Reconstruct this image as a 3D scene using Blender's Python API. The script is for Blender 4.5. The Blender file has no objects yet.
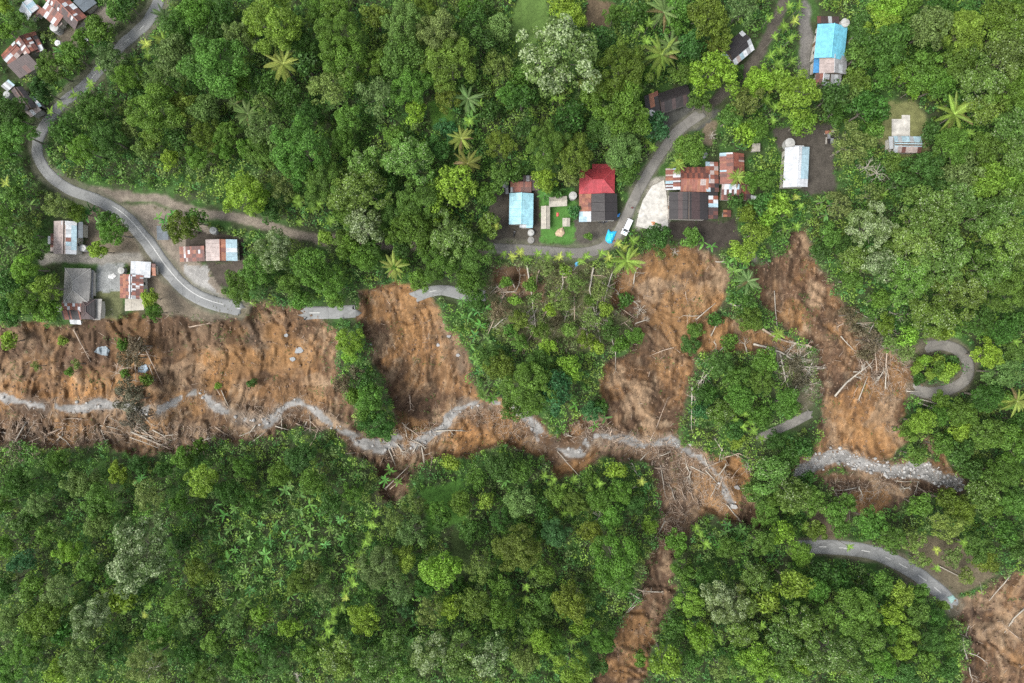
import bpy, math, random
import numpy as np
from mathutils import Vector

# ------------------------------------------------------------------ camera, sky, sun, exposure
scn = bpy.context.scene
COL = scn.collection
F, HC, CX, CY = 1024 * 24 / 36, 185.0, 512.0, 341.5
cam = bpy.data.cameras.new('camera'); cam.lens = 24; cam.sensor_width = 36; cam.clip_start = 1; cam.clip_end = 3000
camo = bpy.data.objects.new('camera', cam); COL.objects.link(camo); camo.location = (0, 0, HC); scn.camera = camo
TO_SUN = Vector((-0.50, -0.22, 0.84)).normalized()
wd = bpy.data.worlds.new('World'); scn.world = wd; wd.use_nodes = True
wn = wd.node_tree; wn.nodes.clear()
sky = wn.nodes.new('ShaderNodeTexSky'); sky.sky_type = 'NISHITA'; sky.sun_disc = False
sky.sun_elevation = math.asin(TO_SUN.z); sky.sun_rotation = math.atan2(TO_SUN.x, TO_SUN.y)
sky.dust_density = 2.0; sky.air_density = 1.0
hs = wn.nodes.new('ShaderNodeHueSaturation'); hs.inputs['Saturation'].default_value = 0.32   # thin overcast: the sky is nearly white
bg = wn.nodes.new('ShaderNodeBackground'); bg.inputs['Strength'].default_value = 0.15
wo = wn.nodes.new('ShaderNodeOutputWorld')
wn.links.new(sky.outputs[0], hs.inputs['Color']); wn.links.new(hs.outputs[0], bg.inputs['Color']); wn.links.new(bg.outputs[0], wo.inputs['Surface'])
sl = bpy.data.lights.new('sun', 'SUN'); sl.energy = 2.0; sl.angle = math.radians(30); sl.color = (1, 0.96, 0.9)
so = bpy.data.objects.new('sun', sl); COL.objects.link(so); so.rotation_euler = TO_SUN.to_track_quat('Z', 'Y').to_euler(); so.location = TO_SUN * 300
scn.view_settings.view_transform = 'Standard'; scn.view_settings.look = 'None'; scn.view_settings.gamma = 1
scn.view_settings.exposure = 1.24
scn.cycles.use_denoising = False
scn.cycles.max_bounces = 6; scn.cycles.diffuse_bounces = 3; scn.cycles.transmission_bounces = 3
random.seed(11); RNG = np.random.default_rng(11)

# ------------------------------------------------------------------ noise and pixel geometry
def _h(ix, iy, s):
    n = (ix.astype(np.int64) * 374761393 + iy.astype(np.int64) * 668265263 + s * 1442695041) & 0xffffffff
    n = ((n ^ (n >> 13)) * 1274126177) & 0xffffffff
    return ((n ^ (n >> 16)) & 0xffff) / 65535.0
def vnoise(x, y, s=0):
    ix, iy = np.floor(x), np.floor(y); fx, fy = x - ix, y - iy
    fx, fy = fx * fx * (3 - 2 * fx), fy * fy * (3 - 2 * fy)
    a, b, c, d = _h(ix, iy, s), _h(ix + 1, iy, s), _h(ix, iy + 1, s), _h(ix + 1, iy + 1, s)
    return (a + (b - a) * fx) * (1 - fy) + (c + (d - c) * fx) * fy
def fbm(x, y, s=0, o=4):
    t = 0; a = 0.5; n = 0
    for i in range(o):
        t = t + a * vnoise(x * 2 ** i + 17.3 * i, y * 2 ** i - 9.1 * i, s + i); n += a; a *= 0.5
    return t / n
def sstep(a, b, x):
    t = np.clip((x - a) / (b - a), 0, 1); return t * t * (3 - 2 * t)
def pdist(P, x, y):                                   # distance to a polyline
    d = np.full(x.shape, 1e9)
    for (x0, y0), (x1, y1) in zip(P[:-1], P[1:]):
        dx, dy = x1 - x0, y1 - y0; t = np.clip(((x - x0) * dx + (y - y0) * dy) / (dx * dx + dy * dy + 1e-9), 0, 1)
        d = np.minimum(d, np.hypot(x - x0 - t * dx, y - y0 - t * dy))
    return d
def psdf(P, x, y):                                    # signed distance to a polygon, positive inside
    d = pdist(list(P) + [P[0]], x, y); ins = np.zeros(x.shape, bool)
    for (x0, y0), (x1, y1) in zip(P, P[1:] + P[:1]):
        if y0 != y1:
            ins ^= ((y0 > y) != (y1 > y)) & (x < (x1 - x0) * (y - y0) / (y1 - y0) + x0)
    return np.where(ins, d, -d)
def pts(s): return [tuple(float(v) for v in p.split(',')) for p in s.split()]
def spline(P, step=3.0):                              # Catmull-Rom through the points
    out = []; Q = [P[0]] + list(P) + [P[-1]]
    for i in range(1, len(Q) - 2):
        p0, p1, p2, p3 = (np.array(q) for q in Q[i - 1:i + 3]); n = max(2, int(np.hypot(*(p2 - p1)) / step))
        for k in range(n):
            t = k / n
            out.append(tuple(0.5 * (2 * p1 + (p2 - p0) * t + (2 * p0 - 5 * p1 + 4 * p2 - p3) * t * t + (3 * p1 - p0 - 3 * p2 + p3) * t ** 3)))
    return out + [tuple(P[-1])]

# ------------------------------------------------------------------ plan of the place, read off the photograph in pixels
SLIDES = {
 'left': pts('-240,322 0,322 62,324 100,317 128,311 150,312 205,319 240,308 262,303 300,306 331,324 337,348 337,374 346,400 356,415 372,440 392,450 385,462 350,453 325,430 300,428 270,440 235,447 210,440 190,452 150,459 110,447 60,449 20,442 0,445 -240,440'),
 'middle': pts('357,290 385,281 410,285 420,292 434,303 447,325 462,352 474,382 480,398 500,396 522,405 545,425 560,436 585,412 602,412 614,430 650,437 680,440 702,452 732,454 752,470 758,496 772,520 745,528 705,512 690,530 672,560 676,590 660,620 650,650 640,700 585,700 598,655 622,625 640,580 654,545 660,500 645,465 605,456 585,470 560,482 545,462 522,450 505,440 480,452 440,461 415,470 405,495 388,503 378,490 375,465 355,452 368,440 395,440 399,425 391,402 379,378 371,352 363,330 357,315'),
 'centre': pts('618,272 636,256 660,247 690,243 714,252 728,275 727,298 708,318 700,345 690,370 690,398 680,420 678,442 650,441 615,433 602,413 597,388 604,362 628,352 640,330 622,316 610,300'),
 'saddle': pts('694,326 728,314 752,324 792,338 804,354 764,354 722,350 698,356'),
 'shelf': pts('496,268 512,263 530,270 548,286 546,302 522,300 498,294'),
 'right': pts('790,232 806,226 815,250 822,275 838,300 852,330 880,345 905,360 925,380 912,397 906,420 908,440 895,457 860,462 830,457 808,460 816,430 824,400 815,380 816,352 794,334 770,316 758,292 744,268 768,260 785,255'),
 'bank': pts('812,474 850,470 930,478 938,455 918,452 920,438 940,440 950,465 960,480 955,494 905,502 870,520 845,505 828,488'),
 'corner': pts('953,602 975,590 1000,581 1024,572 1270,520 1270,920 955,920 962,680 966,640'),
}
DEPTH = {'left': 2.8, 'middle': 3.2, 'centre': 2.6, 'shelf': 0.8, 'saddle': 0.5, 'right': 1.6, 'bank': 0.6, 'corner': 1.6}
STREAM_L = spline(pts('-240,390 -60,394 0,397 25,403 55,408 85,405 115,405 150,411 172,404 190,394 205,395 215,405 232,416 258,422 275,419 283,407 297,403 315,411 335,427 360,441 383,449 398,440 410,447 430,436 444,427 455,413 465,406 490,402 510,404 522,413 538,430 550,444 566,452 580,450 592,438 612,438 630,440 650,446 672,440 690,452 705,463 718,475 722,492 734,504'))
STREAM_R = spline(pts('802,472 815,463 835,457 860,463 890,470 920,470 940,478 957,483'))
ROADS = {   # centre line, width px, height offset, kind
 'main': (spline(pts('185,-120 166,-25 150,18 120,47 86,84 62,104 45,125 37,148 44,168 65,187 95,199 122,214 146,240 166,268 187,290 210,302 241,309')), 14.5),
 'stub': (spline(pts('302,313 330,312.5 357,311')), 13),
 'shard': (spline(pts('414,297 440,290 466,295 486,296')), 11),
 'lane': (spline(pts('488,248 530,250 572,253 597,250 612,240 621,228 631,206 644,180 660,155 676,133 692,120 704,112')), 10.5),
 'hairpin': (spline(pts('926,347 944,345 961,352 969,366 965,380 950,389 930,393 914,389')), 11.5),
 'lower': (spline(pts('796,548 830,547 870,552 896,562 921,577 941,593 954,606')), 14.5),
 'path': (spline(pts('758,439 786,426 812,413')), 9),
}
TRACKS = {  # dirt tracks: part of the ground
 'west': (spline(pts('92,192 130,196 160,200 200,211 240,220 280,230 330,240 400,245 450,247 490,248')), 9),
 'east': (spline(pts('700,114 716,100 734,86 750,66 764,45 776,20 790,-20 800,-80')), 10),
 'north': (spline(pts('806,8 806,40 803,70 799,92')), 11),
 'verge': (spline(pts('44,259 80,258 110,258 140,256')), 9),
}
YARDS = [  # polygon, colour, edge softness
 (pts('92,205 135,228 160,262 185,292 212,312 240,314 215,322 190,318 158,314 140,300 128,262 100,262 84,258 84,230'), (.20, .165, .12)),
 (pts('150,205 200,216 222,240 200,262 230,298 205,300 170,268 150,238 110,205'), (.26, .22, .175)),
 (pts('180,262 208,266 212,285 232,300 205,300 185,280'), (.34, .33, .31)),
 (pts('98,262 124,262 122,292 98,292'), (.33, .34, .33)),
 (pts('98,290 122,290 120,318 100,320'), (.16, .17, .08)),
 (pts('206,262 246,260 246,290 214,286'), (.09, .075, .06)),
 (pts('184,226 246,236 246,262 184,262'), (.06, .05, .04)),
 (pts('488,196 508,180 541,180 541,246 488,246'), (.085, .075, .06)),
 (pts('539,188 574,188 575,243 539,243'), (.09, .22, .045)),
 (pts('574,220 628,218 618,246 592,250 574,244'), (.105, .095, .078)),
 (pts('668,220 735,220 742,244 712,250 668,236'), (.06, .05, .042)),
 (pts('735,240 752,244 760,262 740,256'), (.2, .18, .16)),
 (pts('660,112 690,104 722,112 704,128 668,138'), (.095, .095, .085)),
 (pts('648,182 664,178 670,200 670,228 657,234 634,228 637,212 643,200'), (.3, .28, .24)),
 (pts('704,120 716,124 712,145 700,142'), (.2, .16, .11)),
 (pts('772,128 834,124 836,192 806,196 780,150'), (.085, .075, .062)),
 (pts('878,120 890,102 916,100 926,120 928,150 900,160 876,140'), (.2, .21, .085)),
 (pts('86,12 114,2 118,22 96,40 84,34'), (.17, .15, .125)),
 (pts('56,26 80,30 74,52 58,54'), (.14, .12, .09)),
 (pts('40,48 56,52 62,80 46,66'), (.12, .1, .075)),
 (pts('522,-20 545,-20 548,30 522,55 510,30'), (.11, .19, .045)),
 (pts('585,-5 615,0 608,28 586,25'), (.16, .12, .075)),
 (pts('428,102 448,98 452,122 430,126'), (.10, .22, .035)),
 (pts('420,490 460,480 470,520 430,530'), (.085, .2, .035)),
 (pts('450,530 470,525 472,575 452,580'), (.05, .08, .025)),
 (pts('890,535 960,540 1000,575 955,595 925,570'), (.15, .125, .08)),
 (pts('800,500 850,505 850,535 820,540'), (.14, .11, .075)),
]
CP = pts('0,0,2 256,0,6 512,0,8 768,0,8 1024,0,11 -250,-250,4 512,-250,14 1274,-250,18 60,60,0 40,150,-1 100,240,-1 160,260,-1 230,300,-2.5 330,312,-3.5 440,290,-3.5 '
 '512,200,0 600,200,0 680,190,0 800,100,3 800,170,1 900,120,4 660,240,-2 560,255,-1 300,150,3 420,120,5 380,230,0 0,322,-3 100,318,-2 200,320,-3 '
 '0,398,-22 110,406,-21 195,394,-20.6 260,422,-20.3 300,404,-20 390,446,-19.4 462,406,-18.6 560,450,-17.8 650,444,-17 722,486,-16 820,461,-13.5 955,482,-12 -250,392,-24 -250,300,-2 -250,0,0 '
 '0,450,-18.5 0,683,-8 200,465,-16.5 250,683,-6 400,485,-15.5 512,683,-5 600,480,-14.5 620,683,-8 750,683,-3 850,610,-5 950,683,-4 1000,640,-6 870,552,-8 950,602,-8 930,520,-9 960,375,-6 900,395,-8 '
 '1024,350,-2 900,250,-1 1024,200,5 800,435,-11 720,380,-11 740,300,-5.5 800,240,-3 840,350,-9 540,385,-12.5 570,300,-6 350,415,-15 350,365,-9.5 690,252,-3.5 655,350,-11 1274,300,4 1274,900,0 512,930,2 -250,930,0 120,570,-12 420,590,-10 650,590,-11 700,600,-9')
def tps_fit(C):
    C = np.array(C); X = C[:, :2] / 500; n = len(X)
    D = np.hypot(X[:, None, 0] - X[None, :, 0], X[:, None, 1] - X[None, :, 1])
    K = D * D * np.log(D + 1e-9) + np.eye(n) * 2e-4
    Pm = np.c_[np.ones(n), X]; A = np.zeros((n + 3, n + 3)); A[:n, :n] = K; A[:n, n:] = Pm; A[n:, :n] = Pm.T
    return X, np.linalg.solve(A, np.r_[C[:, 2], 0, 0, 0])
TX, TW = tps_fit(CP)
def base_z(x, y):
    x = np.asarray(x, float) / 500; y = np.asarray(y, float) / 500; r = TW[-3] + TW[-2] * x + TW[-1] * y
    for (a, b), w in zip(TX, TW):
        D = np.hypot(x - a, y - b); r = r + w * D * D * np.log(D + 1e-9)
    return r

# ------------------------------------------------------------------ ground: heights, colours, classes on a grid of pixel directions
xs = np.r_[np.arange(-250, -20, 9), np.arange(-20, 1044, 1.6), np.arange(1044, 1280, 9)]
ys = np.r_[np.arange(-250, -20, 9), np.arange(-20, 703, 1.6), np.arange(703, 930, 9)]
PX, PY = np.meshgrid(xs, ys)
Z = base_z(PX, PY)
wx = PX + 14 * (fbm(PX / 20, PY / 20, 3) - .5); wy = PY + 14 * (fbm(PX / 20, PY / 20, 9) - .5)      # ragged outlines
wx += 5 * (fbm(PX / 6, PY / 6, 13, 2) - .5); wy += 5 * (fbm(PX / 6, PY / 6, 19, 2) - .5)
bare = np.full(PX.shape, -1e9); cls = np.zeros(PX.shape, int); SN = list(SLIDES); sink = np.zeros(PX.shape)
for i, k in enumerate(SN):
    s = psdf(SLIDES[k], wx, wy); cls = np.where((s > 0) & (s > bare), i + 1, cls); bare = np.maximum(bare, s)
    sink = np.maximum(sink, DEPTH[k] * sstep(-1, 5, s))
sd = np.minimum(pdist(STREAM_L, PX, PY), pdist(STREAM_R, PX, PY))
sr = pdist(STREAM_R, PX, PY); bare = np.maximum(bare, 11 - pdist(STREAM_R, wx, wy)); sink *= sstep(2, 22, sd)
sw = 1.7 - .6 * sstep(420, 520, PX) * (PX < 760) + 8.5 * (fbm(PX / 20, PY / 20, 111, 3) - .22) + 3.5 * (fbm(PX / 5, PY / 5, 113, 4) - .5) - np.minimum(pdist(STREAM_L, wyx0 := PX + .5 * (wx - PX), wyy0 := PY + .5 * (wy - PY)), pdist(STREAM_R, wyx0, wyy0) - 2.5)
sw = sw - 7 * sstep(.64, .72, fbm(PX / 17, PY / 17, 115, 3)) * (sr > 14); wet = sstep(-.8, .8, sw)
bmask = sstep(-1.5, 2.5, bare)
road = np.full(PX.shape, 1e9); roadz = np.zeros(PX.shape)
for k, (P, w) in list(ROADS.items()) + list(TRACKS.items()):
    P = np.array(P); m = (PX > P[:, 0].min() - 40) & (PX < P[:, 0].max() + 40) & (PY > P[:, 1].min() - 40) & (PY < P[:, 1].max() + 40)
    x, y = PX[m], PY[m]; D = np.hypot(x[:, None] - P[None, :, 0], y[:, None] - P[None, :, 1]); j = D.argmin(1)
    e = pdist([tuple(p) for p in P], x, y) - w / 2; pz = base_z(P[:, 0], P[:, 1]); pz = np.convolve(np.pad(pz, 4, 'edge'), np.ones(9) / 9, 'valid')
    better = e < road[m]; rz = roadz[m]; rd = road[m]; rz[better] = pz[j][better]; rd[better] = e[better]; roadz[m] = rz; road[m] = rd
pave = sstep(9, 1.0, road)
yard = np.full(PX.shape, -1e9); ycol = np.zeros(PX.shape + (3,)); wyx, wyy = PX + .55 * (wx - PX), PY + .55 * (wy - PY)
for P, c in YARDS:
    s = psdf(P, wyx, wyy); b = s > np.minimum(yard, 2); ycol[b] = c; yard = np.maximum(yard, s)
ymask = sstep(-2.5, 2.0, yard)
ix_, iy_ = PX + 14 * (fbm(PX / 45, PY / 45, 31) - .5), PY
fl = PX * .11 + 5.0 * (fbm(PX / 85, PY / 70, 43, 2) - .5) + 2.2 * fbm(PX / 26, PY / 40, 41)                                          # streaks run down the slopes
streak = fbm(fl * 1.5, PY / 32 + fl * .1, 51, 4); lump = fbm(PX / 9, PY / 11, 61, 5); lump3 = fbm(PX / 11, PY / 13, 63, 2); big = fbm(PX / 60, PY / 40, 71, 4); ridged = 1 - abs(2 * fbm((PX * .9 + PY * .44) / 24, (PY * .9 - PX * .44) / 34, 77, 4) - 1)
rough = bmask * sstep(3, 12, sd)
terr = 0
RX, RY = PX * .82 + PY * .57 + .6 * (wx - PX), PY * .82 - PX * .57 + .6 * (wy - PY)
for sx, sy, am, sd_ in ((70, 44, 1.5, 301),):
    t_ = fbm(RX / sx, RY / sy, sd_, 3) * 7; fr_ = t_ - np.floor(t_); terr = terr + am * (sstep(.72, 1, fr_) - fr_)
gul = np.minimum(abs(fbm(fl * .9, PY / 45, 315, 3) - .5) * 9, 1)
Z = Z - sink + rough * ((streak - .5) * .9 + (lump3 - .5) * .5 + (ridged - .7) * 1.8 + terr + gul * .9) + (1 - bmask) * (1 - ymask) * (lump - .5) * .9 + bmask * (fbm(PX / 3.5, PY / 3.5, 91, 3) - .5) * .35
Z = Z * (1 - ymask * .9) + (base_z(PX, PY)) * ymask * .9
Z = Z * (1 - pave) + (roadz - .05) * pave
Z = Z - .5 * sstep(8, 2, sd) + wet * (fbm(PX / 3, PY / 3, 131, 2) - .5) * .15
# base colours
def mixc(a, b, t): return a * (1 - t[..., None]) + np.array(b) * t[..., None]
col = np.zeros(PX.shape + (3,)); col[:] = (.035, .046, .02)
col = mixc(col, (.035, .075, .018), sstep(.4, .6, fbm(PX / 14, PY / 14, 5)))
soil = np.zeros_like(col); soil[:] = (.175, .10, .053)
soil = mixc(soil, (.085, .05, .032), sstep(.5, .68, big) * .8)
soil = mixc(soil, (.30, .155, .062), sstep(.52, .7, fbm(PX / 38, PY / 30, 81, 5)) * .85)
soil = mixc(soil, (.36, .225, .125), sstep(.58, .74, streak) * .7)
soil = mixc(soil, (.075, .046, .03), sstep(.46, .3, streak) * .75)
soil = mixc(soil, (.40, .29, .19), sstep(.6, .78, fbm(PX / 5, PY / 8, 83, 3)) * .6)
def patch(c, P, rgb, amt, soft=5):
    return mixc(c, rgb, sstep(-soft, soft, psdf(pts(P), wx, wy)) * amt * (.55 + .45 * sstep(.35, .6, lump)))
OR, DK, PL, RB, GR = (.40, .20, .075), (.07, .042, .028), (.38, .26, .16), (.22, .13, .075), (.22, .19, .155)
for P, c, a in [('838,392 868,378 888,392 892,430 896,455 832,455 836,420', OR, .85), ('60,378 118,372 122,402 60,400', OR, .8), ('0,378 30,382 60,400 0,398', OR, .7),
    ('150,392 190,380 180,402 150,405', OR, .55), ('262,305 300,308 318,330 322,380 300,395 262,330', OR, .55), ('195,330 235,350 220,390 195,370', OR, .5), ('240,350 260,352 262,400 240,395', OR, .4),
    ('380,284 412,288 425,312 440,345 420,400 405,360 390,320', OR, .45), ('430,300 450,330 470,372 472,392 440,392 432,350', OR, .35), ('358,300 378,330 386,372 396,410 384,382 364,340', DK, .7),  # dark strip: shadow on the central scar's left wall, painted into the soil
    ('388,385 440,395 445,425 400,432', (.15, .085, .05), .7), ('450,425 490,418 498,440 460,452 442,445', OR, .8), ('460,410 500,408 540,432 552,452 510,440 480,430', RB, .8),
    ('600,370 640,350 640,395 606,400', OR, .7), ('655,370 690,362 684,410 660,408', OR, .5), ('680,260 720,262 724,290 690,300', (.3, .17, .08), .6), ('620,280 650,270 650,300 630,330 612,300', (.14, .085, .055), .7),
    ('775,260 812,262 830,300 810,330 780,300', (.13, .072, .045), .7), ('822,270 842,305 852,340 826,330', RB, .5), ('858,350 890,345 892,370 862,368', RB, .5), ('820,310 850,350 840,385 820,370', (.12, .07, .045), .7),
    ('0,425 120,425 150,445 60,450 0,440', (.24, .17, .115), .75), ('100,410 160,420 150,445 90,430', (.3, .2, .125), .6), ('170,420 250,432 220,444 165,450', (.26, .18, .12), .7), ('232,398 285,415 330,440 290,428 250,440', (.27, .19, .13), .6),
    ('600,432 680,440 730,480 740,510 690,520 655,500 640,455 600,455', (.26, .18, .125), .75), ('660,500 700,505 690,540 668,570 655,545', (.12, .075, .052), .7), ('690,505 770,515 760,530 690,528', DK, .8),
    ('640,560 668,560 672,600 640,640 630,610', (.13, .082, .055), .6), ('600,640 650,640 640,700 590,700', (.13, .08, .055), .6), ('635,535 655,545 640,580 632,575', PL, .5),
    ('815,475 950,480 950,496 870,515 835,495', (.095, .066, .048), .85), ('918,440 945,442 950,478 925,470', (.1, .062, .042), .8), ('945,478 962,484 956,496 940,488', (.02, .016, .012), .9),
    ('255,303 285,310 285,330 262,320', (.1, .085, .075), .6), ('870,372 915,378 900,400 872,398', (.09, .068, .055), .8),
    ('430,300 440,310 460,350 470,385 456,372 440,330', GR, .5), ('985,605 1030,590 1030,690 975,690', (.25, .15, .09), .5), ('953,602 985,592 985,640 962,660', (.13, .085, .06), .6), ('1000,610 1012,625 1010,660 1000,650', PL, .6)]:
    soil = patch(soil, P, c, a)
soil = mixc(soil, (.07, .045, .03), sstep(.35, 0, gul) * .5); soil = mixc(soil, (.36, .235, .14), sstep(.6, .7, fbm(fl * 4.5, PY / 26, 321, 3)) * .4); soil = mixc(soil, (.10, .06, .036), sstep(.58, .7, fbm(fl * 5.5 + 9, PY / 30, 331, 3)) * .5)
seam = pdist(spline(pts('1030,606 1012,620 1002,640 1004,665 1010,700')), wx, wy); soil = mixc(soil, PL, sstep(3.5, 1, seam) * .8)
soil = mixc(soil, (.26, .235, .205), sstep(11, 4, sd) * .4 * sstep(.35, .6, lump))
scrub = sstep(-6, 10, psdf(pts('490,258 640,262 645,330 600,355 500,340 478,310'), wx, wy)); col = mixc(col, (.115, .105, .055), scrub * .7)
scrub2 = sstep(-6, 10, psdf(pts('830,300 880,330 930,345 905,385 870,345 840,330'), wx, wy)); col = mixc(col, (.13, .11, .075), scrub2 * .8)
scrub3 = sstep(-5, 6, psdf(pts('752,340 815,352 822,400 800,412 770,370'), wx, wy)); col = mixc(col, (.12, .1, .07), scrub3 * .6)
soil = mixc(soil, (.07, .043, .028), sstep(.54, .62, fbm(RX / 48, RY / 34, 361, 5)) * .72 * (.4 + .6 * sstep(.3, .5, streak))); soil = mixc(soil, (.37, .25, .155), sstep(.6, .66, fbm(RX / 30, RY / 22, 367, 5)) * .6); soil = mixc(soil, (.33, .175, .07), sstep(.58, .66, fbm(RX / 44 + 7, RY / 40, 373, 5)) * .6)
for P, c, k in (('-60,324 60,326 130,316 235,322 256,345 180,352 60,350 -60,352', (.115, .068, .04), .75), ('60,350 110,345 130,372 90,376 60,368', (.10, .055, .035), .7), ('165,345 200,355 196,380 170,376', (.11, .066, .04), .6), ('240,310 262,320 268,350 246,345', (.085, .066, .05), .6), ('225,365 300,370 320,398 240,395', (.13, .075, .043), .55)): soil = patch(soil, P, c, k, 9)
grey = soil.mean(-1, keepdims=True); soil = (soil * .97 + grey * .03) * np.array((.62, .635, .63)) * (1 + .3 * (fbm(PX / 4, PY / 5, 141, 4)[..., None] - .5) * 2)
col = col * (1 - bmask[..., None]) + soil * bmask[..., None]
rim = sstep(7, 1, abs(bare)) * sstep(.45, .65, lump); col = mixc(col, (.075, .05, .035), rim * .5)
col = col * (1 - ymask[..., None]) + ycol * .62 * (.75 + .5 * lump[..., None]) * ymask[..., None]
track = np.full(PX.shape, 1e9); tc = np.zeros_like(col)
TCOL = {'west': (.235, .2, .16), 'east': (.10, .088, .072), 'north': (.19, .18, .165), 'verge': (.30, .28, .245)}
for k, (P, w) in TRACKS.items():
    d = pdist(P, wyx, wyy) - w / 2; b = d < track; tc[b] = TCOL[k]; track = np.minimum(track, d)
tm = sstep(2, -1.5, track); col = col * (1 - tm[..., None]) + tc * .62 * (.7 + .6 * lump[..., None]) * tm[..., None]
mainv = np.minimum(pdist(ROADS['main'][0], wyx, wyy) - 7.5, pdist(ROADS['lane'][0], wyx, wyy) - 5.5)
col = mixc(col, (.10, .098, .07), sstep(4, 1, mainv) * .75)
hv = np.minimum(pdist(ROADS['hairpin'][0], wyx, wyy) - 5.5, pdist(ROADS['lower'][0], wyx, wyy) - 7); col = mixc(col, (.09, .08, .058), sstep(5, 1, hv) * .8)
silt = fbm(PX / 7, PY / 4, 121, 4)[..., None]; col = col * (1 - wet[..., None]) + (np.array((.165, .161, .153)) * (.3 + 1.4 * silt)) * wet[..., None]
col = np.clip(col, .004, .8)
cls = np.where((tm > .5) & (bmask < .5), 20, cls); cls = np.where(wet > .5, np.where(sr < sd + .5, 22, 21), cls)
veg = (1 - bmask) * (1 - np.minimum(1, ymask * 1.2)) * sstep(3.0, 6.5, np.minimum(road, track))

def samp(A, px, py):
    fx = np.interp(px, xs, np.arange(len(xs))); fy = np.interp(py, ys, np.arange(len(ys)))
    i = np.clip(np.floor(fx).astype(int), 0, len(xs) - 2); j = np.clip(np.floor(fy).astype(int), 0, len(ys) - 2); u, v = fx - i, fy - j
    return (A[j, i] * (1 - u) + A[j, i + 1] * u) * (1 - v) + (A[j + 1, i] * (1 - u) + A[j + 1, i + 1] * u) * v
def ray(px, py, z): k = (HC - z) / F; return (px - CX) * k, -(py - CY) * k
def gpt(px, py, dz=0.0):
    z = float(samp(Z, np.array(px), np.array(py))); x, y = ray(px, py, z); return Vector((x, y, z + dz))
def ground_at(x, y):
    x = np.asarray(x, float); y = np.asarray(y, float); z = np.zeros_like(x) - 4
    for _ in range(9):
        k = F / (HC - z); z = .35 * z + .65 * samp(Z, CX + x * k, CY - y * k)
    return z
def stand(px, py, hc):
    """point on the ground whose vertical, hc metres up, is seen at px, py"""
    z = gpt(px, py).z
    for _ in range(8):
        x, y = ray(px, py, z + hc); z = float(ground_at(x, y))
    return Vector((x, y, z))

# ------------------------------------------------------------------ materials
def nodes(name):
    m = bpy.data.materials.new(name); m.use_nodes = True; t = m.node_tree
    return m, t, t.nodes['Principled BSDF'], lambda a, b: t.links.new(a, b)
def noise_fac(t, L, scale, detail=6, coord='Object', lo=.7, hi=1.3, dist=0):
    c = t.nodes.new('ShaderNodeNewGeometry') if coord == 'World' else t.nodes.new('ShaderNodeTexCoord')
    n = t.nodes.new('ShaderNodeTexNoise'); n.inputs['Scale'].default_value = scale; n.inputs['Detail'].default_value = detail; n.inputs['Roughness'].default_value = .65; n.inputs['Distortion'].default_value = dist
    L(c.outputs['Position'] if coord == 'World' else c.outputs['Object'], n.inputs['Vector'])
    r = t.nodes.new('ShaderNodeMapRange'); r.inputs['From Min'].default_value = .3; r.inputs['From Max'].default_value = .7; r.inputs['To Min'].default_value = lo; r.inputs['To Max'].default_value = hi
    L(n.outputs['Fac'], r.inputs['Value']); return r.outputs[0], n.outputs['Fac']
def scale_col(t, L, colsock, facsock):
    v = t.nodes.new('ShaderNodeVectorMath'); v.operation = 'SCALE'; L(colsock, v.inputs[0]); L(facsock, v.inputs['Scale']); return v.outputs[0]
def bump(t, L, b, h, strength=.5, dist=.1):
    n = t.nodes.new('ShaderNodeBump'); n.inputs['Strength'].default_value = strength; n.inputs['Distance'].default_value = dist; L(h, n.inputs['Height']); L(n.outputs[0], b.inputs['Normal'])
def simple(name, rgb, rough=.8, scale=2.0, lo=.75, hi=1.25, metal=0, bmp=.25, coord='World'):
    m, t, b, L = nodes(name); f, h = noise_fac(t, L, scale, coord=coord, lo=lo, hi=hi)
    c = t.nodes.new('ShaderNodeRGB'); c.outputs[0].default_value = (*rgb, 1)
    L(scale_col(t, L, c.outputs[0], f), b.inputs['Base Color']); b.inputs['Roughness'].default_value = rough; b.inputs['Metallic'].default_value = metal
    if bmp: bump(t, L, b, h, bmp, .05)
    return m
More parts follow.
